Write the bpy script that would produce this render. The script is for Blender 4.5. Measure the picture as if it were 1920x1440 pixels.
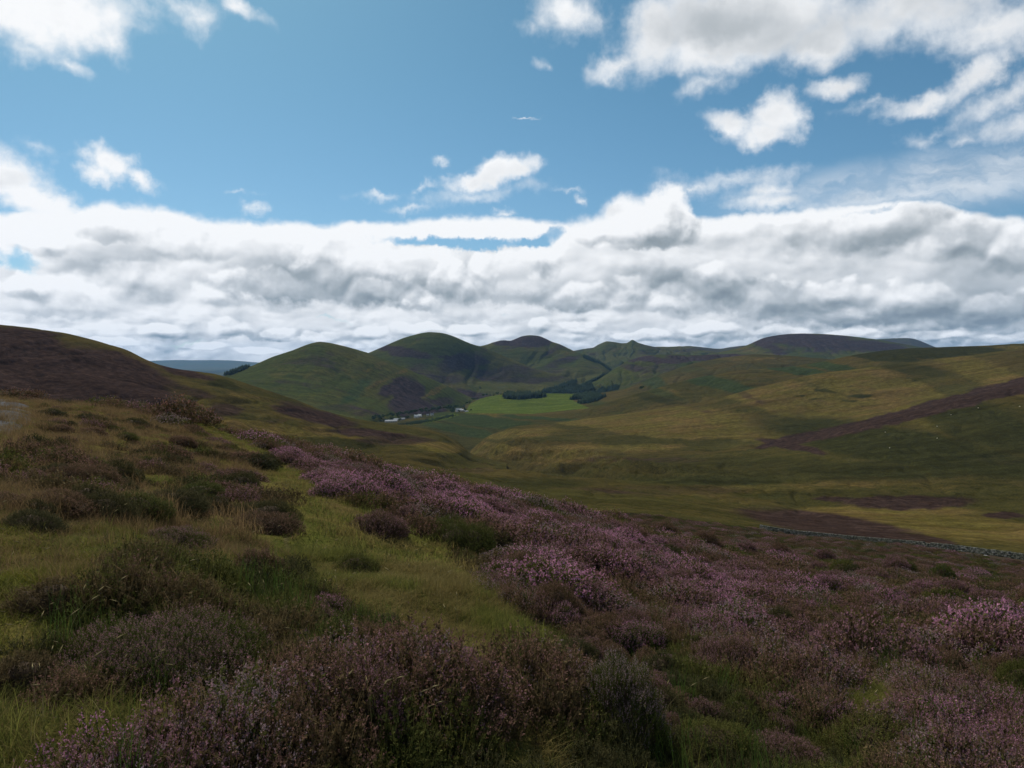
import bpy, bmesh, math, random
import numpy as np
from math import radians, sin, cos, tan, atan2, pi, sqrt, atan, degrees

for o in list(bpy.data.objects):
    bpy.data.objects.remove(o)
SC = bpy.context.scene
COL = SC.collection

# ------------------------------------------------------------------ camera
F = 1478.0          # focal length in photograph pixels (1920 wide)
HY = 690.0          # row of the horizon in the photograph
cam_d = bpy.data.cameras.new('camera')
cam_d.sensor_width = 36.0
cam_d.lens = 36.0 * F / 1920.0
cam_d.shift_y = (HY - 720.0) / 1920.0
cam_d.clip_start = 0.05
cam_d.clip_end = 120000.0
cam = bpy.data.objects.new('camera', cam_d)
cam.location = (0, 0, 0)
cam.rotation_euler = (radians(90), 0, 0)
COL.objects.link(cam)
SC.camera = cam

# ------------------------------------------------------------------ exposure, sun
SC.view_settings.view_transform = 'Standard'
SC.view_settings.look = 'None'
SC.view_settings.gamma = 1.0
SC.view_settings.use_curve_mapping = False
SC.view_settings.exposure = 0.0
SUN_AZ, SUN_EL = radians(-28), radians(47)       # ahead and to the left, high
SUN_STRENGTH = 4.8
sun_d = bpy.data.lights.new('sun', 'SUN')
sun_d.energy = SUN_STRENGTH
sun_d.angle = radians(0.5)
sun_d.color = (1.0, 0.95, 0.86)
sun = bpy.data.objects.new('sun', sun_d)
sun.rotation_euler = (radians(90) - SUN_EL, 0, -SUN_AZ + pi)
COL.objects.link(sun)
SC.render.engine = 'CYCLES'
cy = SC.cycles
cy.use_denoising = True
cy.max_bounces = 5
cy.diffuse_bounces = 2
cy.transmission_bounces = 2
cy.transparent_max_bounces = 4
cy.volume_bounces = 1
cy.caustics_reflective = cy.caustics_refractive = False

# ------------------------------------------------------------------ node helper
class G:
    def __init__(s, tree): s.t = tree; s.n = tree.nodes; s.l = tree.links
    def put(s, sock, v):
        if v is None: return
        if isinstance(v, bpy.types.NodeSocket): s.l.new(v, sock)
        else:
            try: sock.default_value = v
            except Exception:
                sock.default_value = (v[0], v[1], v[2], 1.0) if len(v) == 3 else v
    def m(s, op, a, b=None, c=None, clamp=False):
        n = s.n.new('ShaderNodeMath'); n.operation = op; n.use_clamp = clamp
        for i, v in enumerate((a, b, c)): s.put(n.inputs[i], v)
        return n.outputs[0]
    def v(s, op, a, b=None, sc=None):
        n = s.n.new('ShaderNodeVectorMath'); n.operation = op
        s.put(n.inputs[0], a); s.put(n.inputs[1], b)
        if sc is not None: s.put(n.inputs['Scale'], sc)
        return n.outputs['Value'] if op in ('LENGTH', 'DOT_PRODUCT', 'DISTANCE') else n.outputs['Vector']
    def noise(s, vec, scale, detail=6, rough=.55, lac=2.0, dist=0.0, dims='3D', color=False):
        n = s.n.new('ShaderNodeTexNoise'); n.noise_dimensions = dims
        s.put(n.inputs['Vector'], vec); s.put(n.inputs['Scale'], scale); s.put(n.inputs['Detail'], detail)
        s.put(n.inputs['Roughness'], rough); s.put(n.inputs['Lacunarity'], lac); s.put(n.inputs['Distortion'], dist)
        return n.outputs['Color'] if color else n.outputs['Fac']
    def voro(s, vec, scale, detail=2, rough=.5, smooth=.6):
        n = s.n.new('ShaderNodeTexVoronoi'); n.feature = 'SMOOTH_F1'; n.voronoi_dimensions = '2D'
        s.put(n.inputs['Vector'], vec); s.put(n.inputs['Scale'], scale); s.put(n.inputs['Detail'], detail)
        s.put(n.inputs['Roughness'], rough); s.put(n.inputs['Smoothness'], smooth)
        return n.outputs['Distance']
    def ss(s, x, a, b, lo=0.0, hi=1.0):
        n = s.n.new('ShaderNodeMapRange'); n.interpolation_type = 'SMOOTHSTEP'
        s.put(n.inputs[0], x); n.inputs[1].default_value = a; n.inputs[2].default_value = b
        n.inputs[3].default_value = lo; n.inputs[4].default_value = hi
        return n.outputs[0]
    def lin(s, x, a, b, lo=0.0, hi=1.0):
        n = s.n.new('ShaderNodeMapRange')
        s.put(n.inputs[0], x); n.inputs[1].default_value = a; n.inputs[2].default_value = b
        n.inputs[3].default_value = lo; n.inputs[4].default_value = hi
        return n.outputs[0]
    def mix(s, f, a, b, mode='MIX'):
        n = s.n.new('ShaderNodeMix'); n.data_type = 'RGBA'; n.blend_type = mode
        s.put(n.inputs[0], f); s.put(n.inputs[6], a); s.put(n.inputs[7], b)
        return n.outputs[2]
    def xyz(s, x, y, z=0.0):
        n = s.n.new('ShaderNodeCombineXYZ')
        s.put(n.inputs[0], x); s.put(n.inputs[1], y); s.put(n.inputs[2], z)
        return n.outputs[0]
    def sep(s, v):
        n = s.n.new('ShaderNodeSeparateXYZ'); s.put(n.inputs[0], v); return n.outputs
    def curve(s, x, pts):
        n = s.n.new('ShaderNodeFloatCurve'); s.put(n.inputs['Value'], x)
        c = n.mapping.curves[0]
        while len(c.points) > 2: c.points.remove(c.points[1])
        c.points[0].location = pts[0]; c.points[1].location = pts[-1]
        for p in pts[1:-1]: c.points.new(*p)
        n.mapping.extend = 'HORIZONTAL'; n.mapping.update()
        return n.outputs[0]

# ------------------------------------------------------------------ world: sky and clouds
PXD = F * pi / 180.0                       # "cloud units" per degree, about one photograph pixel
def sky_uv(px, py):                        # photograph pixel -> (azimuth, elevation) in those units
    az = atan((px - 960.0) / F)
    el = atan((HY - py) / F * cos(az))
    return degrees(az) * PXD, degrees(el) * PXD
world = bpy.data.worlds.new('World'); SC.world = world
world.use_nodes = True
wt = world.node_tree; wt.nodes.clear()

# clouds: (px, py, half width, half height, tilt in degrees, strength)
PUFFS = [
 (90,10,215,75,-5,1.5),(200,70,70,30,30,.7),(20,40,120,60,0,1.2),(30,92,70,28,10,.55),(110,112,60,18,12,.55),
 (370,32,70,34,-15,.62),(340,6,60,30,0,.6),(450,6,60,22,18,.8),
 (1060,18,80,50,25,.9),(1230,62,110,75,-25,1.35),(1150,125,70,26,-18,.75),(1400,40,230,95,0,1.8),(1330,110,140,34,5,.9),
 (1530,70,110,62,-10,1.4),(1700,20,230,75,0,1.05),(1850,60,150,55,15,.9),(1330,155,60,20,-10,.40),
 (1450,224,66,46,-18,1.3),(1380,234,58,30,20,1.1),(1425,258,60,26,0,1.1),
 (1568,168,60,26,-3,.9),(1835,140,95,38,-32,1.1),(1740,185,100,24,-12,.95),(1890,175,110,28,-22,.65),(1890,240,80,30,-15,.55),(1760,250,60,14,-5,.38),(1820,262,50,12,0,.34),
 (215,312,58,40,5,1.4),(262,343,52,22,25,1.0),(190,326,55,24,0,1.1),(85,280,40,18,20,.42),
 (20,330,95,60,25,1.25),(70,370,95,40,15,1.3),
 (945,314,70,32,-10,1.5),(885,334,72,22,-12,1.3),(815,310,24,9,0,.5),(790,347,24,10,-15,.55),(715,363,46,8,-6,.42),(770,385,60,9,-6,.42),(880,362,120,14,-5,.42),
 (480,396,22,14,-10,.5),(458,363,26,7,0,.42),(1085,370,18,7,0,.5),(1060,355,30,6,0,.38),(945,398,20,8,0,.5),
 (1290,343,60,9,-4,.5),(1370,335,150,22,-2,.55),(1450,350,120,22,0,.65),(1450,372,110,26,0,.8),
 (1250,383,50,44,10,1.8),(1190,398,70,40,0,1.6),(1110,425,80,35,0,1.1),(1010,475,48,34,0,1.2),
 (1350,150,30,14,0,.35),(1640,200,70,10,-8,.34),
 (1000,55,30,14,0,.3),(1010,122,18,10,0,.3),
 (980,213,26,2.2,-6,.55),
]
BLUES = [(865,457,175,13,1,1.1),(22,490,50,24,8,.9),(1010,440,45,16,-25,.9),(715,592,70,6,2,.2),
 (1880,395,140,14,3,.55),(1700,388,120,7,0,.5),(330,640,70,5,0,.6),(620,600,60,5,0,.6),(985,590,50,6,0,.5)]
GREYS = [(205,520,140,44,10,.85),(180,440,75,16,5,.65),(390,460,120,42,8,.55),(600,550,210,30,3,1.05),(520,540,110,36,0,.8),(610,500,52,44,0,.7),(760,560,120,20,0,.7),
 (840,545,85,28,0,.55),(905,505,60,30,0,.40),(20,540,80,30,0,.35),(860,500,30,26,0,.5),(1000,505,24,30,0,.6),
 (1030,565,150,14,0,.8),(1220,550,130,30,3,.85),(1240,462,75,14,-3,1.0),(1290,415,24,40,-40,.95),(1400,575,150,28,3,.95),(1360,545,120,30,0,.6),
 (1650,450,190,30,4,.75),(1800,470,110,36,0,.6),(1600,555,170,30,5,.5),(1800,600,220,22,0,.85),(1870,560,140,50,0,.7),(1560,600,160,14,0,.7),(1560,500,90,20,0,.30),
 (1330,55,110,44,-3,.62),(1470,85,130,34,0,.45),(1700,15,180,50,0,.35),(430,608,40,22,0,.5),(330,625,80,12,0,.6),(450,638,110,8,0,.6),(240,645,130,10,0,.5),
 (1750,640,260,10,0,.5),(1500,655,200,8,0,.5),(900,600,120,8,0,.3),(560,640,90,7,0,.4),(730,630,100,8,0,.3),(1090,606,14,22,0,.4),(1300,635,180,6,0,.45),(1650,628,300,8,0,.7),(1150,640,100,5,0,.4),(140,590,140,8,0,.35)]
WHITES = [(600,470,60,22,0,.7),(430,508,60,12,0,.5),(1240,372,70,22,0,.9),(1470,400,120,16,0,.5),(1650,385,110,14,0,.35),(190,480,90,14,0,.3),(1440,528,60,12,0,.6),(1015,462,34,16,0,.9),(860,500,60,12,0,.5),(360,410,330,24,3,.55),(700,430,330,24,0,.9),(560,490,36,14,-10,.5),(860,480,160,14,0,.8),(1240,395,60,40,0,.8),(1010,475,40,22,0,.8),(60,420,110,50,20,.7),(900,440,160,16,0,.8),
 (1430,515,60,16,-15,.4),(700,490,60,16,0,.4),(420,555,60,8,0,.3)]

# single cumulus heaps standing in the bank: (px, py, half width, half height)
HEAPS = [(150,548,115,52),(255,530,95,50),(430,545,72,38),(520,548,95,44),(612,520,62,74),(700,548,95,40),(785,562,70,28),(850,532,48,46),(905,520,42,56),(1015,492,42,58),(1085,558,75,30),
 (1185,552,80,36),(1255,562,90,38),(1340,542,80,50),(1435,562,90,44),(1238,408,76,60),(1288,420,38,44),(1130,432,85,34),(1480,440,120,54),(1640,430,120,60),(1785,452,110,58),(1885,472,80,50),
 (1560,558,120,34),(1705,562,140,40),(1855,578,120,40),(70,450,80,40),(60,540,70,30),(360,455,120,46),
 (300,622,52,16),(430,614,46,22),(520,627,42,16),(600,634,50,14),(690,624,42,16),(640,648,60,10),(780,617,62,14),(880,622,50,14),(1010,607,30,24),(1090,617,42,18),(1200,630,70,12),
 (1330,617,80,16),(1460,622,70,14),(1600,627,90,14),(1750,627,100,12),(1885,634,80,12),(80,622,90,14),(200,642,80,10),(380,648,60,9),(480,657,60,8)]
def heap_group():
    gt = bpy.data.node_groups.new('cloud_heaps', 'ShaderNodeTree')
    gt.interface.new_socket('P', in_out='INPUT', socket_type='NodeSocketVector')
    gt.interface.new_socket('Heap', in_out='OUTPUT', socket_type='NodeSocketFloat')
    g = G(gt); gi = g.n.new('NodeGroupInput'); go = g.n.new('NodeGroupOutput'); P0 = gi.outputs[0]
    acc = None
    for (px, py, rx, ry) in HEAPS:
        P = P0
        if acc is not None:
            va = g.n.new('ShaderNodeVectorMath'); va.operation = 'MULTIPLY_ADD'
            g.l.new(acc, va.inputs[0]); va.inputs[1].default_value = (1e-7, 0, 0); g.l.new(P0, va.inputs[2]); P = va.outputs[0]
        cu, cv = sky_uv(px, py); k = cos(atan((px - 960) / F)) ** 2
        mp = g.n.new('ShaderNodeMapping'); mp.vector_type = 'TEXTURE'; g.l.new(P, mp.inputs['Vector'])
        mp.inputs['Location'].default_value = (cu, cv, 0); mp.inputs['Scale'].default_value = (rx * k, ry * sqrt(k), 1)
        w = g.m('SUBTRACT', 1.0, g.v('LENGTH', mp.outputs[0]))
        acc = w if acc is None else g.m('SMOOTH_MAX', acc, w, .12)
    g.l.new(acc, go.inputs[0])
    return gt

def blob_group():
    gt = bpy.data.node_groups.new('cloud_shapes', 'ShaderNodeTree')
    gt.interface.new_socket('P', in_out='INPUT', socket_type='NodeSocketVector')
    for nm in ('Puff', 'Hole', 'Grey', 'White'):
        gt.interface.new_socket(nm, in_out='OUTPUT', socket_type='NodeSocketFloat')
    g = G(gt); gi = g.n.new('NodeGroupInput'); go = g.n.new('NodeGroupOutput')
    P0 = gi.outputs[0]
    last = [None]
    def field(lst, soft):
        acc = None
        for (px, py, rx, ry, tilt, st) in lst:
            # evaluate the shapes one after another (a tiny dependency keeps the shader's stack small)
            P = P0
            if last[0] is not None:
                va = g.n.new('ShaderNodeVectorMath'); va.operation = 'MULTIPLY_ADD'
                g.l.new(last[0], va.inputs[0]); va.inputs[1].default_value = (1e-7, 0, 0); g.l.new(P0, va.inputs[2])
                P = va.outputs[0]
            cu, cv = sky_uv(px, py)
            k = cos(atan((px - 960) / F)) ** 2
            mp = g.n.new('ShaderNodeMapping'); mp.vector_type = 'TEXTURE'
            g.l.new(P, mp.inputs['Vector'])
            mp.inputs['Location'].default_value = (cu, cv, 0)
            mp.inputs['Rotation'].default_value = (0, 0, radians(-tilt))
            mp.inputs['Scale'].default_value = (rx * k, ry * sqrt(k), 1)
            q = mp.outputs[0]
            if soft == 2:      # flat underneath, rounded above
                sx, sy, _ = g.sep(q)[:3]
                q = g.xyz(sx, g.m('MAXIMUM', g.m('MULTIPLY', sy, .62), g.m('MULTIPLY', sy, -1.7)), 0.0)
            d = g.v('LENGTH', q)
            if soft: w = g.m('MULTIPLY', g.ss(d, 0.15, 1.5, 1.0, 0.0), st)
            else: w = g.m('MULTIPLY_ADD', d, -st, st)
            if acc is None: acc = w
            else: acc = g.m('ADD' if soft else 'SMOOTH_MAX', acc, w, None if soft else .25)
            last[0] = acc
        return acc
    for i, (l, sf) in enumerate(((PUFFS, False), (BLUES, True), (GREYS, 2), (WHITES, True))):
        g.l.new(field(l, sf), go.inputs[i])
    return gt

def cloud_closure(g, full):
    """Nishita sky with clouds. full adds the individual clouds of the part of the sky in view;
    elsewhere only the scattered cloud and the bank along the horizon go on."""
    tc = g.n.new('ShaderNodeTexCoord')
    D = tc.outputs['Generated']
    x, y, z = g.sep(D)[:3]
    U = g.m('MULTIPLY', g.m('ARCTAN2', x, y), F)
    V = g.m('MULTIPLY', g.m('ARCSINE', z), F)
    P = g.xyz(U, V, 0.0)
    w1 = g.noise(P, 1 / 150.0, 3, .55, color=True, dims='2D')
    w2 = g.noise(P, 1 / 26.0, 5 if full else 2, .60, color=True, dims='2D')
    off = g.v('ADD', g.v('MULTIPLY', g.v('SUBTRACT', w1, (.5, .5, .5)), (90, 55, 0)),
              g.v('MULTIPLY', g.v('SUBTRACT', w2, (.5, .5, .5)), (34, 26, 0)))
    Q = g.v('ADD', P, off)
    off_s = g.v('MULTIPLY', g.v('SUBTRACT', w1, (.5, .5, .5)), (46, 22, 0))
    Qs = g.v('ADD', P, off_s)
    w1s = g.sep(w1)[1]
    # top of the cloud bank along the horizon, as elevation over azimuth
    tops = [(-2600,300),(-900,290),(-300,330),(0,395),(60,385),(110,382),(190,378),(330,392),(362,405),(500,412),(700,412),(900,402),(1020,408),(1060,412),(1130,404),(1170,392),
            (1215,378),(1265,362),(1295,398),(1330,404),(1480,388),(1560,380),(1700,372),(1780,382),(1920,398),(2400,330),(4400,300)]
    pts = []
    for px, py in tops:
        if -300 <= px <= 2400: u, v = sky_uv(px, py)
        else: u, v = (px - 960) * .9, (HY - py) * .9
        pts.append(((u + 3400) / 6800.0, v / 700.0))
    qw = g.v('ADD', P, g.v('SCALE', off, None, .42)); qs2 = g.sep(qw)
    top = g.m('MULTIPLY', g.curve(g.m('DIVIDE', g.m('ADD', U, 3400.0), 6800.0), pts), 700.0)
    under = g.m('SUBTRACT', top, qs2[1])
    bank = g.m('MINIMUM', g.m('MULTIPLY', under, 1 / 24.0), 2.6)
    ang = g.m('MAXIMUM', g.m('ABSOLUTE', U), g.m('MULTIPLY', V, 1.4))
    az_ = g.m('ADD', g.m('ABSOLUTE', z), .12)
    pl = g.v('DIVIDE', D, g.xyz(az_, az_, 1.0))
    wide = g.ss(g.noise(pl, 2.2, 5, .58, dims='2D'), .50, .66, -.6, 1.5)
    wide = g.m('SUBTRACT', g.m('MULTIPLY', wide, g.ss(ang, 980, 1250)), g.ss(ang, 980, 1250, 1.0, 0.0))
    dens = g.m('MAXIMUM', bank, wide)
    if full:
        bg = g.n.new('ShaderNodeGroup'); bg.node_tree = blob_group()
        g.l.new(Q, bg.inputs[0])
        puff, hole, grey, white = bg.outputs[:4]
        dens = g.m('MAXIMUM', dens, puff)
    det = g.noise(P, 1 / 60.0, 8 if full else 4, .58, dims='2D')
    dens = g.m('ADD', dens, g.m('MULTIPLY', g.m('SUBTRACT', det, .5), .98))
    if full:
        gap = g.ss(g.m('MULTIPLY_ADD', g.m('SUBTRACT', det, .5), .9, hole), .30, 1.0)
    in_bank = g.ss(bank, -.3, .6)
    nb = g.n.new('ShaderNodeMix'); g.put(nb.inputs[0], in_bank)
    g.put(nb.inputs[2], g.ss(dens, -.15, .95)); g.put(nb.inputs[3], g.ss(dens, -.1, .5))
    alpha = nb.outputs[0]
    if full:
        alpha = g.m('MULTIPLY', alpha, g.m('SUBTRACT', 1.0, gap))
    if full:      # thin veil high on the right
        vu, vv = sky_uv(1760, 345)
        mp = g.n.new('ShaderNodeMapping'); mp.vector_type = 'TEXTURE'; g.l.new(P, mp.inputs['Vector'])
        mp.inputs['Location'].default_value = (vu, vv, 0); mp.inputs['Scale'].default_value = (420, 66, 1); mp.inputs['Rotation'].default_value = (0, 0, .05)
        veil = g.m('MULTIPLY', g.ss(g.v('LENGTH', mp.outputs[0]), .2, 1.1, .62, 0.0),
                   g.ss(g.noise(g.v('MULTIPLY', Q, (.3, 1.0, 1.0)), 1 / 30.0, 4, .55, dims='2D'), .3, .75, .35, 1.0))
        alpha = g.m('MAXIMUM', alpha, veil)
    # relief of the billows: heads lit on top, soft grey below
    def relief(scale, dx, dy, detail, sm, ax, ro=.5):
        wv = g.v('MULTIPLY', Qs, ax)
        a = g.voro(wv, scale, detail, ro, sm)
        b = g.voro(g.v('ADD', wv, (dx, dy, 0)), scale, detail, ro, sm)
        return g.m('SUBTRACT', b, a)
    soft = g.noise(g.v('MULTIPLY', Qs, (.6, 1.0, 1.0)), 1 / 90.0, 6 if full else 3, .55, dims='2D')
    rows = g.noise(g.v('MULTIPLY', Qs, (.42, 1.0, 1.0)), 1 / 30.0, 5 if full else 3, .5, dims='2D')
    shade = g.m('MULTIPLY_ADD', g.m('SUBTRACT', soft, .5), .26, .87)
    if full:
        r1 = relief(1 / 110.0, -14, 28, 2.4, .75, (.85, 1.45, 1), .45)
        r2 = relief(1 / 44.0, -6, 12, 2.0, .8, (.85, 1.6, 1), .42)
        r3 = relief(1 / 32.0, -5, 10, 1.5, .6, (.80, 1.7, 1), .42)
        rel = g.m('ADD', g.m('MULTIPLY', r1, .34), g.m('MULTIPLY', r2, .12))
        nz = g.n.new('ShaderNodeMix'); g.put(nz.inputs[0], g.ss(V, 40, 150)); g.put(nz.inputs[2], g.m('MULTIPLY_ADD', r3, g.ss(w1s, .35, .65, .12, .60), -.09)); g.put(nz.inputs[3], rel)
        shade = g.m('ADD', shade, g.m('MULTIPLY', nz.outputs[0], g.ss(V, 250, 340, .75, .16)))
        shade = g.m('SUBTRACT', shade, g.m('MULTIPLY', g.m('MINIMUM', g.m('MULTIPLY', grey, g.ss(soft, .25, .75, .90, 1.08)), 1.15), .37))
        shade = g.m('ADD', shade, g.m('MULTIPLY', g.m('MINIMUM', white, 1.0), .20))
    if full:
        hg = heap_group()
        def heap(dx, dy, last=None):
            q = g.v('ADD', P, (dx, dy, 0))
            if last is not None:
                va = g.n.new('ShaderNodeVectorMath'); va.operation = 'MULTIPLY_ADD'
                g.l.new(last, va.inputs[0]); va.inputs[1].default_value = (1e-7, 0, 0); g.l.new(q, va.inputs[2]); q = va.outputs[0]
            wq = g.noise(q, 1 / 55.0, 3.5, .46, color=True, dims='2D')
            k = g.ss(V, 30, 130, .35, 1.0)
            q2 = g.v('ADD', q, g.v('SCALE', g.v('MULTIPLY', g.v('SUBTRACT', wq, (.5, .5, .5)), (62, 46, 0)), None, k))
            n = g.n.new('ShaderNodeGroup'); n.node_tree = hg; g.l.new(q2, n.inputs[0])
            return n.outputs[0]
        h0 = heap(0, 0); h1 = heap(-5, 13, h0)
        rel_h = g.m('SUBTRACT', h0, h1)
        sh = g.m('MULTIPLY_ADD', g.m('MAXIMUM', g.m('MINIMUM', rel_h, .42), -.5), HEAP_K, .85)
        sh = g.m('ADD', sh, g.m('MULTIPLY', g.m('SUBTRACT', shade, .86), .85))
        hm_ = g.n.new('ShaderNodeMix'); g.put(hm_.inputs[0], g.ss(h0, -.02, .30, 0.0, .85)); g.put(hm_.inputs[2], shade); g.put(hm_.inputs[3], sh)
        shade = hm_.outputs[0]
    shade = g.m('ADD', shade, g.m('MULTIPLY', g.m('SUBTRACT', rows, .5), g.ss(V, 20, 150, .50, .05)))
    shade = g.m('SUBTRACT', shade, g.ss(V, 10, 110, .075, 0.0))
    shade = g.m('ADD', shade, g.ss(dens, .15, 1.3, .12, 0.0))   # thin edges let the sun through
    shade = g.m('ADD', shade, g.m('MULTIPLY', g.ss(under, 0, 75, .20, 0.0), g.m('MULTIPLY', in_bank, g.ss(U, -50, 520, 1.0, .25))))
    shade = g.m('ADD', shade, g.m('MULTIPLY_ADD', g.m('SINE', g.m('DIVIDE', U, F)), -.13, .05))   # whiter towards the sun
    shade = g.m('MINIMUM', g.m('MAXIMUM', shade, .30), 1.06)
    ramp = g.n.new('ShaderNodeValToRGB'); g.l.new(shade, ramp.inputs[0])
    cr = ramp.color_ramp
    cr.elements[0].position = .28; cr.elements[0].color = (.19, .23, .26, 1)
    cr.elements[1].position = 1.0; cr.elements[1].color = (.97, .98, .99, 1)
    e = cr.elements.new(.50); e.color = (.335, .38, .41, 1)
    e = cr.elements.new(.70); e.color = (.56, .595, .625, 1)
    e = cr.elements.new(.85); e.color = (.78, .80, .82, 1)
    cloud = g.v('SCALE', ramp.outputs[0], None, 10.0)
    sky = g.n.new('ShaderNodeTexSky'); sky.sky_type = 'NISHITA'; sky.sun_disc = False
    sky.sun_elevation = SUN_EL; sky.sun_rotation = SUN_AZ % (2 * pi)
    sky.altitude = 400; sky.air_density = 1.0; sky.dust_density = 1.0; sky.ozone_density = 1.0
    skc = g.v('MULTIPLY', sky.outputs[0], g.mix(g.ss(z, .02, .42), (.50, .72, .86), SKY_TINT))
    bgd = g.n.new('ShaderNodeBackground'); g.l.new(g.mix(alpha, skc, cloud), bgd.inputs[0]); bgd.inputs[1].default_value = 0.1
    return bgd.outputs[0], ang, V
def build_world():
    g = G(wt)
    cheap, ang, V = cloud_closure(g, False)
    full, _, _ = cloud_closure(g, True)
    inview = g.m('MULTIPLY', g.m('LESS_THAN', ang, 1250.0), g.m('GREATER_THAN', V, -12.0))
    mx = g.n.new('ShaderNodeMixShader'); g.put(mx.inputs[0], inview)
    g.l.new(cheap, mx.inputs[1]); g.l.new(full, mx.inputs[2])
    out = g.n.new('ShaderNodeOutputWorld'); g.l.new(mx.outputs[0], out.inputs[0])
HEAP_K = .68
SKY_TINT = (.40, .70, .745)
build_world()
world.cycles.sampling_method = 'MANUAL'
world.cycles.sample_map_resolution = 512

# ================================================================== numpy noise
_rs = np.random.RandomState(7)
_perm = np.tile(_rs.permutation(256), 3)
_ang = _rs.uniform(0, 2 * pi, 256)
_gx, _gy = np.cos(_ang), np.sin(_ang)
def perlin(x, y):
    xi = np.floor(x).astype(np.int64); yi = np.floor(y).astype(np.int64)
    xf = x - xi; yf = y - yi
    xi &= 255; yi &= 255
    u = xf * xf * xf * (xf * (xf * 6 - 15) + 10); v = yf * yf * yf * (yf * (yf * 6 - 15) + 10)
    def gr(ix, iy, dx, dy):
        h = _perm[_perm[ix] + iy]
        return _gx[h] * dx + _gy[h] * dy
    a = gr(xi, yi, xf, yf); b = gr(xi + 1, yi, xf - 1, yf)
    c = gr(xi, yi + 1, xf, yf - 1); d = gr(xi + 1, yi + 1, xf - 1, yf - 1)
    return ((a * (1 - u) + b * u) * (1 - v) + (c * (1 - u) + d * u) * v) * 1.5
def fbm(x, y, o=5, r=.5):
    s = 0; a = 1.0; t = 0
    for i in range(o):
        s = s + a * perlin(x + 17.3 * i, y - 9.1 * i); t += a; a *= r; x = x * 2.03; y = y * 2.03
    return s / t
def sstep(x, a, b):
    t = np.clip((x - a) / (b - a), 0, 1); return t * t * (3 - 2 * t)

# ================================================================== materials
def new_mat(name):
    m = bpy.data.materials.new(name); m.use_nodes = True
    m.node_tree.nodes.clear()
    return m, G(m.node_tree)
def finish(g, col, rough=.9, bump=None, bump_d=.1, spec=.02, trans=None):
    p = g.n.new('ShaderNodeBsdfPrincipled')
    g.put(p.inputs['Base Color'], col); g.put(p.inputs['Roughness'], rough)
    g.put(p.inputs['Specular IOR Level'], spec)
    if bump is not None:
        b = g.n.new('ShaderNodeBump'); g.put(b.inputs['Height'], bump); b.inputs['Distance'].default_value = bump_d
        b.inputs['Strength'].default_value = 1.0
        g.l.new(b.outputs[0], p.inputs['Normal'])
    o = g.n.new('ShaderNodeOutputMaterial')
    sh = p.outputs[0]
    if trans is not None:
        t = g.n.new('ShaderNodeBsdfTranslucent'); g.put(t.inputs['Color'], col)
        mx = g.n.new('ShaderNodeMixShader'); mx.inputs[0].default_value = trans
        g.l.new(sh, mx.inputs[1]); g.l.new(t.outputs[0], mx.inputs[2]); sh = mx.outputs[0]
    g.l.new(sh, o.inputs[0])
def plain(name, col, rough=.8, var=.25, scale=3.0, trans=None):
    m, g = new_mat(name)
    tc = g.n.new('ShaderNodeTexCoord'); oi = g.n.new('ShaderNodeObjectInfo')
    f = g.noise(tc.outputs['Object'], scale, 4, .6)
    k = g.m('ADD', g.lin(f, .3, .7, 1 - var, 1 + var), g.lin(oi.outputs['Random'], 0, 1, -.12, .12))
    finish(g, g.v('SCALE', col, None, k), rough, trans=trans)
    return m

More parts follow.
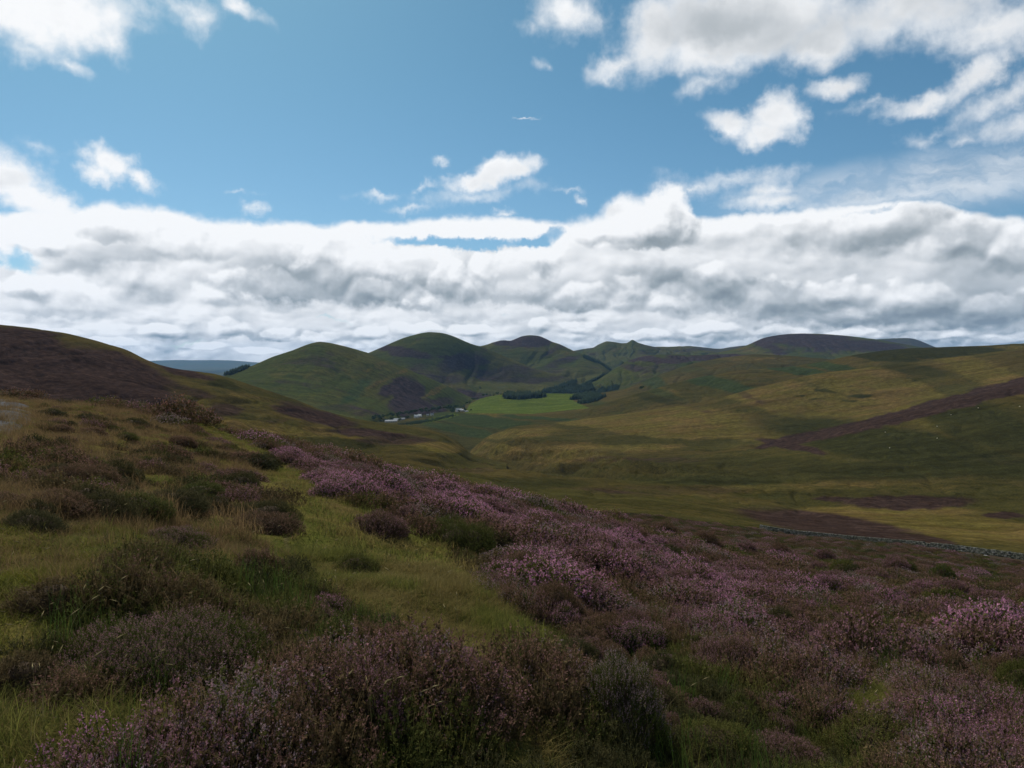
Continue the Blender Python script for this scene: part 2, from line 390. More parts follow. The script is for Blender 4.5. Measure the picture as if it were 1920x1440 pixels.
# land cover on the hills: attribute 'cover' = heather, yellow grass, bracken; 'cover2' = pasture, dark moss and painted cloud shade, scree
def land_mat(name, grass, dry, heather, bracken, sc=1.0, wild=.0):
    m, g = new_mat(name)
    geo = g.n.new('ShaderNodeNewGeometry'); P = geo.outputs['Position']
    a = g.n.new('ShaderNodeAttribute'); a.attribute_name = 'cover'
    a2 = g.n.new('ShaderNodeAttribute'); a2.attribute_name = 'cover2'
    cv = g.sep(a.outputs['Vector']); cv2 = g.sep(a2.outputs['Vector'])
    Pf = g.v('MULTIPLY', P, (1.0, .8, 1.6))
    big = g.noise(P, .004 * sc, 7, .62)
    drift = g.noise(g.v('MULTIPLY', P, (.0035, .010, .010)), 1.0, 7, .66)
    band = g.noise(g.v('MULTIPLY', P, (.006, .055, .05)), 1.0, 5, .6)
    mid = g.noise(Pf, .02 * sc, 7, .62)
    fine = g.noise(P, .16 * sc, 6, .68)
    vf = g.noise(P, .9 * sc, 4, .7)
    brk = g.m('ADD', g.m('MULTIPLY', g.m('SUBTRACT', mid, .5), 1.5), g.m('MULTIPLY', g.m('SUBTRACT', fine, .5), 1.1))
    def mask(s, amt=.55): return g.ss(g.m('MULTIPLY_ADD', brk, amt, s), .18, .82)
    c = g.mix(g.ss(g.m('MULTIPLY_ADD', brk, .35, big), .42, .60), grass, dry)
    c = g.mix(g.m('MULTIPLY', g.ss(fine, .45, .65), .35), c, g.v('SCALE', c, None, .55))
    c = g.mix(mask(cv[1], .5), c, g.mix(g.ss(mid, .4, .65), (.068, .055, .0150), (.082, .056, .020)))
    c = g.mix(mask(cv2[1], .5), c, (.0235, .0235, .0085))  # dark cover: moss, and cloud shade painted into the land colour
    c = g.mix(mask(cv[2], .45), c, bracken)
    hv = g.m('ADD', cv[0], g.m('MULTIPLY', g.ss(drift, .50, .64), wild)) if wild else cv[0]
    c = g.mix(mask(hv, .5), c, g.mix(g.ss(fine, .35, .65), heather, g.v('SCALE', heather, None, 1.35)))
    c = g.mix(g.ss(cv2[2], .3, .7), c, g.mix(fine, (.22, .20, .17), (.10, .085, .07)))
    past = g.mix(g.ss(mid, .35, .65), (.046, .064, .011), (.062, .078, .015))
    c = g.mix(g.ss(g.m('MULTIPLY_ADD', brk, .12, cv2[0]), .32, .68), c, past)
    c = g.v('SCALE', c, None, g.lin(band, .3, .7, .72, 1.28))
    # tufts and hags: lighter and darker specks
    c = g.v('SCALE', c, None, g.lin(vf, .3, .7, .55, 1.45))
    c = g.v('SCALE', c, None, g.lin(fine, .3, .7, .62, 1.38))
    h = g.m('ADD', g.m('MULTIPLY', mid, 9.0), g.m('ADD', g.m('MULTIPLY', fine, 2.2), g.m('MULTIPLY', vf, .35)))
    finish(g, c, 1.0, h, .55, spec=0.0)
    return m

M_LAND = land_mat('moorland', (.040, .036, .0115), (.055, .042, .0140), (.025, .0158, .0125), (.026, .034, .013), 1.0, .25)
M_FAR = land_mat('far_moorland', (.039, .046, .0125), (.054, .051, .0150), (.027, .0195, .0195), (.019, .037, .017), .6, .55)

# ================================================================== terrain from crest lines
def img_x(px): return (px - 960.0) / F
def smooth1(a, w):
    if w < 1: return a
    k = np.exp(-.5 * (np.arange(-3 * w, 3 * w + 1) / w) ** 2); k /= k.sum()
    return np.convolve(np.pad(a, 3 * w, mode='edge'), k, mode='valid')
def pchip(X, Z, xs, seg):
    """X, Z: (K, N) knots per column; xs: (R, N) sample positions lying in segment seg (R,)"""
    h = X[1:] - X[:-1]; d = (Z[1:] - Z[:-1]) / h
    m = np.zeros_like(Z)
    w1 = 2 * h[1:] + h[:-1]; w2 = h[1:] + 2 * h[:-1]
    same = d[1:] * d[:-1] > 0
    with np.errstate(divide='ignore', invalid='ignore'):
        hm = (w1 + w2) / (w1 / d[:-1] + w2 / d[1:])
    m[1:-1] = np.where(same, hm, 0.0)
    m[0] = d[0]; m[-1] = d[-1]
    H = h[seg]; x0 = X[seg]; t = (xs - x0) / H
    return ((2 * t**3 - 3 * t**2 + 1) * Z[seg] + (t**3 - 2 * t**2 + t) * H * m[seg]
            + (-2 * t**3 + 3 * t**2) * Z[seg + 1] + (t**3 - t**2) * H * m[seg + 1])

SURF = {}
def in_poly(px, py, poly):
    r = np.zeros(px.shape, bool); n = len(poly); j = n - 1
    for i in range(n):
        xi, yi = poly[i]; xj, yj = poly[j]
        c = ((yi > py) != (yj > py)) & (px < (xj - xi) * (py - yi) / ((yj - yi) or 1e-9) + xi)
        r ^= c; j = i
    return r
def ell(px, py, e):
    cx, cy, rx, ry, rot = e[:5]; st = e[5] if len(e) > 5 else 1.0
    a = radians(-rot); dx = px - cx; dy = py - cy
    u = (dx * cos(a) - dy * sin(a)) / rx; v = (dx * sin(a) + dy * cos(a)) / ry
    return st * (1 - sstep(np.sqrt(u * u + v * v), .55, 1.25))
def mask_warps(ppx, ppy, x, y, k=1.0):
    """patches get ragged edges: the outline is pushed about by noise at several sizes"""
    out = []
    for i, (a, b) in enumerate(((0, 0), (1, .6), (-1, -.6), (.7, -1), (-.7, 1))):
        nx = 16 * fbm(ppx / 60 + 3, ppy / 16, 4, .6) + 5 * a
        ny = 6 * fbm(ppx / 45 + 8, ppy / 14 + 2, 4, .6) + 2 * b
        out.append((ppx + nx * k, ppy + ny * k))
    return out
def grid_mesh(name, x, y, z, mat, attrs=None, kind='structure', smooth=True):
    R, N = x.shape
    co = np.stack([x, y, z], -1).reshape(-1, 3).astype(np.float32)
    i = np.arange(R * N).reshape(R, N)
    q = np.stack([i[:-1, :-1], i[:-1, 1:], i[1:, 1:], i[1:, :-1]], -1).reshape(-1, 4)
    me = bpy.data.meshes.new(name)
    me.vertices.add(len(co)); me.vertices.foreach_set('co', co.ravel())
    me.loops.add(q.size); me.loops.foreach_set('vertex_index', q.ravel().astype(np.int32))
    me.polygons.add(len(q)); me.polygons.foreach_set('loop_start', (np.arange(len(q)) * 4).astype(np.int32))
    me.polygons.foreach_set('loop_total', np.full(len(q), 4, np.int32))
    me.polygons.foreach_set('use_smooth', np.ones(len(q), bool))
    me.update(calc_edges=True)
    for k, a in (attrs or {}).items():
        at = me.attributes.new(k, 'FLOAT_VECTOR', 'POINT'); at.data.foreach_set('vector', a.reshape(-1).astype(np.float32))
    me.materials.append(mat)
    o = bpy.data.objects.new(name, me); COL.objects.link(o)
    if kind: o['kind'] = kind
    return o
def sheet(name, lines, px0, px1, n_px, rows, mat, amp=0, wl=200.0, gul=0, gw=120.0, seed=0, sm=3, cover=None, keep=None, carve=None, key=None):
    """lines: front to back, each a list of (px, py, depth); rows: subdivisions per gap."""
    px = np.linspace(px0, px1, n_px); X = img_x(px)
    D = []; Zz = []
    for li, ln in enumerate(lines):
        ln = sorted(ln); p = [a[0] for a in ln]
        w = sm[li] if isinstance(sm, list) else sm
        py = smooth1(np.interp(px, p, [a[1] for a in ln]), w)
        d = np.exp(smooth1(np.interp(px, p, np.log([a[2] for a in ln])), 9))
        D.append(d); Zz.append((HY - py) / F * d)
    D = np.array(D); Z = np.array(Zz)
    segs = []; ts = []
    for k, r in enumerate(rows):
        t = np.arange(r) / r
        segs += [k] * r; ts += list(t)
    segs.append(len(rows) - 1); ts.append(1.0)
    segs = np.array(segs); ts = np.array(ts)
    y = D[segs] * (D[segs + 1] / D[segs]) ** ts[:, None]
    z = pchip(D, Z, y, segs)
    x = y * X[None, :]
    kc = keep if keep is not None else len(lines) - 2
    dc = D[kc]; env = np.clip(np.abs(y - dc) / (.30 * (dc - D[0])), .10, 1.0)
    s = seed * 31.7
    if key == 'moor': env = env * sstep(y, 165, 420)
    if amp: z = z + amp * env * fbm(x / wl + s, y / wl + s, 6, .52)
    if gul:
        w = fbm(x / (gw * 2) + s, y / (gw * 2), 3) * gw * .8
        rg = 1 - np.abs(fbm((x + w) / gw + s, (y + w * .5) / (gw * 3.0) - s, 4, .5)) * 2.6
        z = z - gul * env * np.clip(rg, 0, 1) ** 2
    if carve is not None: z = carve(x, y, z)
    ppx = 960 + F * x / y; ppy = HY - F * z / y
    c1 = np.zeros(x.shape + (3,)); c2 = np.zeros(x.shape + (3,))
    warps = mask_warps(ppx, ppy, x, y)
    for kind, shapes in (cover or {}).items():
        arr, ch = {'heather': (c1, 0), 'dry': (c1, 1), 'bracken': (c1, 2), 'pasture': (c2, 0), 'moss_shade': (c2, 1), 'scree': (c2, 2)}[kind]
        ws = warps if kind != 'pasture' else [(ppx, ppy)]
        for sh in shapes:
            if isinstance(sh[0], (tuple, list)):
                v = sum(in_poly(wx, wy, sh).astype(float) for wx, wy in ws) / len(ws)
            else: v = ell(ws[0][0], ws[0][1], sh)
            arr[..., ch] = np.maximum(arr[..., ch], v)
    o = grid_mesh(name, x, y, z, mat, {'cover': c1, 'cover2': c2})
    SURF[key or name] = (px, y, z)
    return o
def on(name, px, d):
    """height of a surface at photograph column px and depth d"""
    p, y, z = SURF[name]
    k = int(np.clip(np.searchsorted(p, px), 1, len(p) - 1)); t = (px - p[k - 1]) / (p[k] - p[k - 1])
    a = np.interp(d, y[:, k - 1], z[:, k - 1]); b = np.interp(d, y[:, k], z[:, k])
    return a * (1 - t) + b * t
def pick(name, px, py):
    """first point of a surface seen at photograph pixel (px, py)"""
    p, y, z = SURF[name]
    k = int(np.clip(np.searchsorted(p, px), 0, len(p) - 1))
    yy = y[:, k]; q = HY - F * z[:, k] / yy
    idx = np.nonzero(q <= py)[0]
    d = yy[idx[0]] if len(idx) else yy[int(np.argmin(q))]
    return img_x(px) * d, d, on(name, px, d)

def pick_first(names, px, py):
    """the same over several surfaces: the nearest one that shows there"""
    best = None
    for nm in names:
        p, y, z = SURF[nm]
        if not p[0] <= px <= p[-1]: continue
        k = int(np.clip(np.searchsorted(p, px), 0, len(p) - 1)); q = HY - F * z[:, k] / y[:, k]
        idx = np.nonzero(q <= py)[0]
        if len(idx) and (best is None or y[idx[0], k] < best[1]):
            d = y[idx[0], k]; best = (img_x(px) * d, d, on(nm, px, d))
    return best or pick(names[0], px, py)

# near ground: depth rows of "row in the photograph" seen at each column
def L(d, *pts): return [(p, q, d) for p, q in pts]
def S(d, *pts):       # slope below the feet s=(z+1.62)/d  ->  photograph row
    return [(p, HY + F * (-s + 1.62 / d), d) for p, s in pts]
NEAR = [
 S(1.0, (-2200,.10),(0,.03),(580,-.03),(960,-.07),(1440,-.13),(1920,-.18),(4100,-.3)),
 S(4.0, (-2200,.10),(0,.03),(580,-.04),(960,-.085),(1440,-.15),(1920,-.20),(4100,-.3)),
 S(10., (-2200,.08),(0,.02),(580,-.055),(960,-.11),(1440,-.19),(1920,-.225),(4100,-.3)),
 S(24., (-2200,.05),(0,.000),(200,-.018),(580,-.066),(960,-.13),(1440,-.215),(1920,-.250),(4100,-.3)),
 S(42., (-2200,.04),(0,.002),(120,-.004),(200,-.012),(330,-.030),(580,-.070),(850,-.115),(1000,-.140),(1440,-.220),(1920,-.262),(4100,-.3)),
 S(70., (-2200,.0),(0,-.06),(200,-.07),(580,-.11),(850,-.14),(1000,-.155),(1200,-.19),(1440,-.222),(1920,-.264),(4100,-.3)),
 S(110.,(-2200,-.05),(0,-.11),(200,-.12),(580,-.15),(850,-.175),(1000,-.185),(1200,-.198),(1440,-.219),(1920,-.254),(4100,-.28)),
 S(160.,(-2200,-.07),(0,-.13),(580,-.17),(850,-.185),(1000,-.190),(1200,-.195),(1440,-.207),(1920,-.233),(4100,-.25)),
 L(225., (-2200,760),(0,860),(600,950),(1000,955),(1200,962),(1440,995),(1920,1022),(2600,1030),(4100,1040)),
 L(420., (-2200,700),(0,860),(600,890),(850,890),(1000,893),(1200,905),(1440,925),(1700,930),(1920,925),(2600,880),(4100,800)),
 L(620., (-2200,700),(0,850),(600,860),(850,872),(1000,868),(1200,872),(1440,858),(1700,820),(1920,785),(2600,650),(4100,520)),
]
# split into the heath in front and the moor behind so that each gets its own grid
def hummock(x, y): return fbm(x / 1.9, y / 1.9, 3, .5)
def ground_noise(x, y):
    r = np.sqrt(x * x + y * y)
    a = .24 * hummock(x, y) * sstep(r, 1.2, 5) + .05 * fbm(x / .7 + 5, y / .7, 3, .5)
    b = .55 * fbm(x / 11 + 3, y / 11, 4, .5) * sstep(r, 8, 30) * (1 - .75 * sstep(r, 70, 130))
    c = .6 * fbm(x / 60 + 9, y / 60, 4, .5) * sstep(r, 45, 130)
    return a + b + c
def carve_ground(x, y, z):
    return z + ground_noise(x, y)

def zone_masks(ppx, ppy):
    """1 where grass grows in front, 0 in the heather; and the pink share"""
    lane = in_poly(ppx, ppy, [(430,830),(490,900),(525,960),(545,1040),(565,1095),(640,1135),(700,1180),(770,1225),(830,1280),(880,1340),(915,1400),(925,1470),(1085,1470),(1010,1370),(950,1290),(1045,1235),(1035,1190),(960,1150),(880,1080),(840,1015),(700,965),(640,930),(600,905),(520,850),(400,800),(330,790)])
    left = in_poly(ppx, ppy, [(-3000,735),(0,745),(180,760),(330,795),(480,862),(560,925),(560,1010),(545,1075),(420,1095),(250,1060),(150,1180),(60,1230),(-3000,1500)])
    bot = in_poly(ppx, ppy, [(-400,1350),(250,1325),(470,1300),(490,1360),(350,1410),(180,1460),(-400,2000)])
    knob = in_poly(ppx, ppy, [(1540,1290),(1640,1270),(1720,1330),(1660,1390),(1560,1370)])
    return lane, left, bot, knob

# ================================================================== the setting
def heath_mat():
    m, g = new_mat('heath_ground')
    geo = g.n.new('ShaderNodeNewGeometry'); P = geo.outputs['Position']
    a = g.n.new('ShaderNodeAttribute'); a.attribute_name = 'cover'; cv = g.sep(a.outputs['Vector'])
    n1 = g.noise(P, .12, 5, .6); n2 = g.noise(P, .9, 6, .62); n3 = g.noise(P, 9.0, 5, .7); n4 = g.noise(P, 60.0, 3, .7)
    gr = g.mix(g.ss(n2, .38, .62), (.060, .066, .015), (.100, .082, .024))
    gr = g.mix(g.ss(n1, .5, .65), gr, (.088, .058, .026))
    he = g.mix(g.ss(n2, .4, .6), (.034, .024, .015), (.032, .032, .013))
    he = g.mix(g.m('MULTIPLY', g.ss(n3, .48, .60), g.ss(n1, .38, .58, .35, .9)), he, (.075, .045, .048))
    c = g.mix(g.ss(g.m('ADD', cv[1], g.m('MULTIPLY', g.m('SUBTRACT', n2, .5), .5)), .35, .65), he, gr)
    c = g.mix(g.ss(cv[2], .3, .7), c, g.mix(n3, (.060, .045, .028), (.125, .095, .055)))
    c = g.v('SCALE', c, None, g.lin(n4, .2, .8, .6, 1.4))
    h = g.m('ADD', g.m('MULTIPLY', n3, .05), g.m('MULTIPLY', n2, .30))
    finish(g, c, 1.0, h, .8, spec=0.0)
    return m
M_HEATH = heath_mat()

def build_heath():
    """ground round the camera: polar fan out to about 230 m in front"""
    px = np.concatenate([np.linspace(-2200, -200, 60)[:-1], np.linspace(-200, 2120, 620), np.linspace(2120, 4100, 60)[1:]])
    X = img_x(px); D = []; Z = []
    for ln in NEAR[:8]:
        p = [a[0] for a in ln]; py = np.interp(px, p, [a[1] for a in ln]); py = smooth1(py, 14)
        d = np.full(px.shape, ln[0][2]); D.append(d); Z.append((HY - py) / F * d)
    D = np.array(D); Z = np.array(Z)
    rows = [30, 60, 70, 70, 60, 50, 45]
    segs = np.concatenate([[k] * r for k, r in enumerate(rows)] + [[6]]).astype(int)
    ts = np.concatenate([np.arange(r) / r for r in rows] + [[1.0]])
    y = D[segs] * (D[segs + 1] / D[segs]) ** ts[:, None]
    z = pchip(D, Z, y, segs); x = y * X[None]
    z = carve_ground(x, y, z)
    ppx = 960 + F * x / y; ppy = HY - F * z / y
    c = np.zeros(x.shape + (3,))
    for wx, wy in mask_warps(ppx, ppy, x, y, 1.6):
        lane, left, bot, knob = zone_masks(wx, wy)
        c[..., 1] += (lane | left | bot | knob) / 5.0
    pc = np.interp(ppy, [840, 930, 1010, 1080, 1150, 1250, 1440], [455, 500, 535, 560, 615, 740, 985])
    pw = np.interp(ppy, [840, 1440], [5, 26])
    c[..., 2] = (1 - sstep(np.abs(ppx + 8 * fbm(ppx / 30, ppy / 30, 3) - pc) / pw, .3, 1.1)) * (ppy > 850) * (.55 + .6 * fbm(ppx / 50, ppy / 50, 3))
    c[..., 0] = 1 - c[..., 1]
    o = grid_mesh('ground', x, y, z, M_HEATH, {'cover': c})
    SURF['ground'] = (px, y, z)
    # the ground goes on behind and beside the photographer
    xs = np.linspace(-900, 900, 91); ys = np.linspace(-900, 1.2, 50)
    gx, gy = np.meshgrid(xs, ys)
    gz = -1.72 + .03 * gy * 0 - .12 * gx * .6 - .06 * np.abs(gy) * .4 + ground_noise(gx, gy) - .25
    gz = np.where(gx > 60, gz - 0.0, gz)
    c = np.zeros(gx.shape + (3,)); c[..., 0] = .6
    grid_mesh('ground', gx, gy, gz, M_HEATH, {'cover': c})
build_heath()

def gully(x, y, z):
    """the burn and its side gullies, cut into the moor"""
    line = [(-1,0)]
    pts = [(1180, 905, 470), (1090, 880, 520), (1000, 885, 560), (1035, 868, 640), (960, 858, 720), (985, 846, 800), (900, 838, 880), (868, 828, 980), (905, 815, 1150), (850, 800, 1350)]
    wp = np.array([(img_x(p) * d, d) for p, _, d in pts])
    best = np.full(x.shape, 1e9)
    for (ax, ay), (bx, by) in zip(wp[:-1], wp[1:]):
        t = np.clip(((x - ax) * (bx - ax) + (y - ay) * (by - ay)) / ((bx - ax) ** 2 + (by - ay) ** 2), 0, 1)
        best = np.minimum(best, np.hypot(x - ax - t * (bx - ax), y - ay - t * (by - ay)))
    w = 40 + 10 * fbm(x / 60, y / 60, 3)
    sp = np.clip(fbm((x + y * .35) / 42 + 4, y / 130, 3, .45) * 1.5, -.6, .9)
    near = sstep(y, 430, 600)
    z = z - near * 22 * np.exp(-(best / w) ** 2) * (1 + .45 * sp)
    z = z + near * 5 * sp * np.exp(-((best - 58) / 48) ** 2)
    rib = 1 - np.abs(fbm((x + .55 * y) / 17, (y - .3 * x) / 90 + 3, 3, .45)) * 3.0      # fluted banks of the burn
    z = z + near * (1 - sstep(y, 950, 1150)) * 8 * np.clip(rib, -.25, 1) * np.exp(-((best - 48) / 34) ** 2)
    return z + .6 * fbm(x / 60 + 9, y / 60, 4, .5) * (1 - sstep(y, 250, 500)) + 1.0 * fbm(x / 30, y / 30, 4) * sstep(y, 300, 500)


# the moor on the valley floor and the long slope on the right
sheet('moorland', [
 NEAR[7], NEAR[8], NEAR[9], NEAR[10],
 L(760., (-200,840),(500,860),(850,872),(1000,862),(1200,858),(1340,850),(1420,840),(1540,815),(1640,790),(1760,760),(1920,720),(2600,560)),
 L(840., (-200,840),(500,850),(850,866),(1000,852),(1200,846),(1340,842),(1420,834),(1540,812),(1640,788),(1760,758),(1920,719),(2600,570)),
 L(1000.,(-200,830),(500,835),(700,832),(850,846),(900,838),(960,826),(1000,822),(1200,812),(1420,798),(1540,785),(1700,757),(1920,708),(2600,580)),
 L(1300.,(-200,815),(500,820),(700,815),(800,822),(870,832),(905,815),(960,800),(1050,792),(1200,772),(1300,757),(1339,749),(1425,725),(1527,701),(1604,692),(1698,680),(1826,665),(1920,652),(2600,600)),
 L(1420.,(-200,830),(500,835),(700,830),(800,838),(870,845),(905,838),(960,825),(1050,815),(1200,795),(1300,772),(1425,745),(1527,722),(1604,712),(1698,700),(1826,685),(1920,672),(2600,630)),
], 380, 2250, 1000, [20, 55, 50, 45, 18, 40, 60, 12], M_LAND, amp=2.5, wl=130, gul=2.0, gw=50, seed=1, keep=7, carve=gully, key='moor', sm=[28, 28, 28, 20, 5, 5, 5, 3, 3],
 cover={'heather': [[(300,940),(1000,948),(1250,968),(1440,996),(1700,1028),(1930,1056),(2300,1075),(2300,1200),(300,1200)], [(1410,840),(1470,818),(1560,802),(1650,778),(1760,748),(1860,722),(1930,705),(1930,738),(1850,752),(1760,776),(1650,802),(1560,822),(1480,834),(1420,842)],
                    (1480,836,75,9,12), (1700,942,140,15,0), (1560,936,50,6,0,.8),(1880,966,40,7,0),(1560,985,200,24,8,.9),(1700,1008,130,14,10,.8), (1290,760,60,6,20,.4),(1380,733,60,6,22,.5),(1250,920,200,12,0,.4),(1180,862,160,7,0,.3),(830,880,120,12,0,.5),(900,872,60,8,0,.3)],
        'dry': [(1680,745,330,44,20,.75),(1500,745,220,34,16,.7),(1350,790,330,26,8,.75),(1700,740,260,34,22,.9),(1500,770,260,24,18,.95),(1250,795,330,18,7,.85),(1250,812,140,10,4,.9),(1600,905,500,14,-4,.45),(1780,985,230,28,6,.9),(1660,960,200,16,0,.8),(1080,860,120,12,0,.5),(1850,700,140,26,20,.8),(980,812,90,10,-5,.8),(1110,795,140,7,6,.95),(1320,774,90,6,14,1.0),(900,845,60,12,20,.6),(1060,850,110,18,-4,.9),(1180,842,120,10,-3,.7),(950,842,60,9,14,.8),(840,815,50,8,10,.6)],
        'moss_shade': [(1700,840,330,44,10,.85),(1850,800,160,50,15,.8),(1500,880,430,26,2,.55),(1150,900,250,24,2,.35),(1548,733,26,4,5,.8),(1610,742,34,5,0,.8),(1590,752,20,3,0,.7),(1500,741,12,2.5,0,.8),(1530,748,14,2.5,0,.7),(1480,800,60,4,8,.6),(1700,690,120,12,10,.6),(1340,900,200,12,0,.7),(1000,905,150,14,0,.6),(1690,880,300,22,0,.7)],  # wide patches paint cloud shade onto the slope; small ones are dark bushes
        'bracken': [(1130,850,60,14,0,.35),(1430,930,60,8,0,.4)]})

# dark heather hill on the left
sheet('hill', [
 L(210., (-900,900),(0,900),(300,900),(600,945),(800,960),(950,965)),
 L(330., (-900,800),(0,775),(200,790),(400,830),(600,862),(750,885),(880,895),(950,900)),
 L(480., (-900,730),(0,720),(150,740),(300,765),(450,800),(600,835),(700,850),(800,868),(880,880),(950,890)),
 [(-900,520,900),(-300,590,880),(0,610,860),(60,616,860),(120,624,850),(180,639,840),(240,656,830),(270,672,830),(300,684,830),(335,692,830),(400,700,840),(430,708,840),(470,722,840),(520,738,850),(560,752,850),(600,768,850),(640,780,850),(680,788,860),(720,793,880),(760,797,900),(800,803,920),(830,812,930),(860,828,940),(880,850,950),(950,870,960)],
 [(-900,640,1400),(0,690,1350),(300,760,1250),(430,790,1150),(600,815,1080),(720,830,1080),(860,850,1080),(950,880,1080)],
], -900, 950, 760, [14, 60, 150, 30], M_LAND, amp=5, wl=150, gul=5, gw=70, seed=2, keep=3, key='left',
 cover={'heather': [(60,690,170,62,8,1.0),(200,700,150,46,14,.95),(40,640,90,30,5,.9),(255,725,90,30,18,.9),(150,740,120,20,5,.9),(350,700,60,9,12,.8),(420,768,45,16,0,.7),(590,780,95,14,12,.9),(560,765,50,8,20,.6),(690,812,90,9,4,.8),(740,825,90,12,0,.6),(520,790,30,8,0,.5),(230,676,60,12,22,.8),(-200,680,260,110,0,.9),(320,745,60,14,20,.7),(340,730,80,12,14,.6)],
        'dry': [(270,688,42,16,30,.8),(360,745,120,13,14,.6),(500,760,90,14,20,.5),(480,800,180,12,6,.85),(250,765,70,10,8,.8),(380,790,90,8,8,.6),(620,812,120,10,5,.7),(820,838,60,10,5,.8)],
        'moss_shade': [(45,652,22,14,0,.8),(420,722,40,10,18,.7),(640,830,130,10,2,.5),(540,748,30,7,20,.5)],
        'bracken': [(150,733,22,9,30,.8)]})

# middle ridges on the right
sheet('hill', [
 L(1350., (1000,830),(1100,815),(1200,790),(1300,770),(1425,745),(1604,712),(1920,672),(2400,650)),
 [(1000,800,1500),(1060,782,1520),(1100,768,1550),(1185,741,1600),(1250,722,1650),(1305,708,1700),(1373,695,1720),(1476,688,1750),(1527,681,1750),(1604,665,1750),(1650,658,1750),(1698,653,1750),(1760,651,1750),(1850,648,1750),(1920,644,1750),(2400,625,1700)],
 [(1000,820,1900),(1100,790,1950),(1200,762,2000),(1305,735,2050),(1476,712,2100),(1604,700,2150),(1920,690,2200),(2400,680,2200)],
], 1000, 2350, 560, [70, 24], M_LAND, amp=5, wl=180, gul=3.5, gw=80, seed=3, keep=1,
 cover={'bracken': [(1330,715,150,14,14,.8),(1480,692,140,9,10,.9),(1560,688,60,10,10,.8),(1250,740,60,9,18,.5)],
        'moss_shade': [(1700,662,170,10,2,1.0),(1640,668,90,8,6,1.0),(1780,656,120,7,0,.9),(1220,745,60,8,14,.6)],  # cloud shade along the crest painted in as dark cover
        'dry': [(1250,732,70,5,18,.5),(1400,690,90,4,8,.4),(1900,655,60,9,0,.6)]})
sheet('hill', [
 [(1000,800,1750),(1100,785,1800),(1200,770,1850),(1300,740,1900),(1500,715,1950),(1750,700,2000)],
 [(1000,790,2000),(1100,770,2100),(1140,748,2200),(1177,727,2300),(1230,705,2400),(1300,681,2500),(1350,671,2500),(1416,664,2500),(1484,667,2500),(1540,672,2450),(1620,680,2400),(1750,690,2400)],
 [(1000,800,2700),(1177,760,2900),(1300,720,3000),(1416,705,3000),(1750,710,3000)],
], 1040, 1750, 330, [60, 24], M_LAND, amp=5, wl=220, gul=5, gw=100, seed=4, keep=1, key='ridge',
 cover={'bracken': [(1220,715,50,16,24,.7),(1300,695,50,8,10,.4)], 'dry': [(1400,672,80,6,0,.5)], 'heather': [(1180,712,30,8,30,.3)]})

# valley bottom with the bright pasture
sheet('pasture', [
 L(1280.,(560,850),(700,840),(800,850),(870,860),(905,850),(1000,830),(1100,815),(1250,800)),
 L(1500.,(560,815),(650,806),(700,799),(760,797),(820,797),(860,800),(905,802),(960,793),(1050,786),(1120,775),(1250,755)),
 L(1750.,(560,802),(650,796),(700,792),(760,789),(820,786),(870,780),(905,777),(960,777),(1050,770),(1120,762),(1250,742)),
 L(1950.,(560,800),(650,796),(700,790),(730,789),(780,782),(830,776),(870,771),(900,770),(960,769),(1050,763),(1120,754),(1250,732)),
 L(2400.,(560,798),(650,796),(700,790),(730,787),(780,780),(840,772),(868,762),(890,751),(915,744),(945,739.5),(990,737.5),(1040,738),(1080,739),(1120,738),(1180,728),(1250,715)),
 L(2750.,(560,796),(650,794),(730,789),(800,782),(868,768),(915,758),(990,752),(1080,752),(1180,742),(1250,730)),
], 560, 1250, 420, [26, 30, 26, 50, 16], M_LAND, amp=2.2, wl=170, gul=1.0, gw=110, seed=5, keep=4,
 cover={'pasture': [[(872,775),(880,758),(905,745),(945,736),(1000,733),(1085,735),(1075,752),(1105,765),(1000,776),(920,775)],
                    [(760,797),(800,786),(850,775),(862,778),(840,785),(800,793)]],
        'bracken': [(920,792,140,13,8,.9),(860,806,90,10,10,.8),(1010,784,90,5,3,.8),(1150,765,60,9,14,.6)],
        'dry': [(800,795,60,4,12,.4),(960,780,120,3,2,.8),(1090,767,60,4,10,.5)], 'moss_shade': [(905,800,40,6,20,.6),(830,790,60,3,15,.8)]})

# green rounded hill
sheet('hill', [
 [(250,800,1500),(430,780,1500),(560,800,1550),(700,812,1650),(760,806,1800),(830,790,2000),(900,775,2200),(960,760,2400)],
 [(250,750,1850),(430,728,1850),(500,722,1900),(600,725,1950),(700,745,2000),(800,765,2150),(860,770,2300),(960,755,2500)],
 [(250,740,2250),(380,722,2250),(430,701,2250),(460,691,2250),(490,678,2280),(510,669,2300),(545,658,2320),(575,646,2350),(598,640,2380),(620,643,2400),(650,650,2420),(690,661,2440),(725,675,2460),(775,697,2480),(825,717,2520),(850,729,2550),(875,742,2600),(900,752,2650),(960,760,2700)],
 [(250,780,2900),(430,760,2900),(598,720,3000),(725,730,3000),(875,760,3000),(960,770,3000)],
], 250, 960, 420, [40, 90, 26], M_FAR, amp=8, wl=300, gul=6, gw=210, seed=6, keep=2, key='green',
 cover={'heather': [(765,742,42,30,-50,1.0),(775,762,36,18,0,.95),(740,725,36,12,-30,.9),(800,772,45,9,0,.7),(640,765,50,8,0,.45),(830,752,30,9,-10,.6),(690,775,40,8,0,.4)],
        'dry': [(740,702,70,6,-30,.5),(820,732,50,6,-30,.6),(600,700,120,20,0,.25),(700,690,60,6,-25,.4)],
        'bracken': [(668,735,50,14,-40,.5)], 'moss_shade': [(700,760,40,6,-35,.5)]})
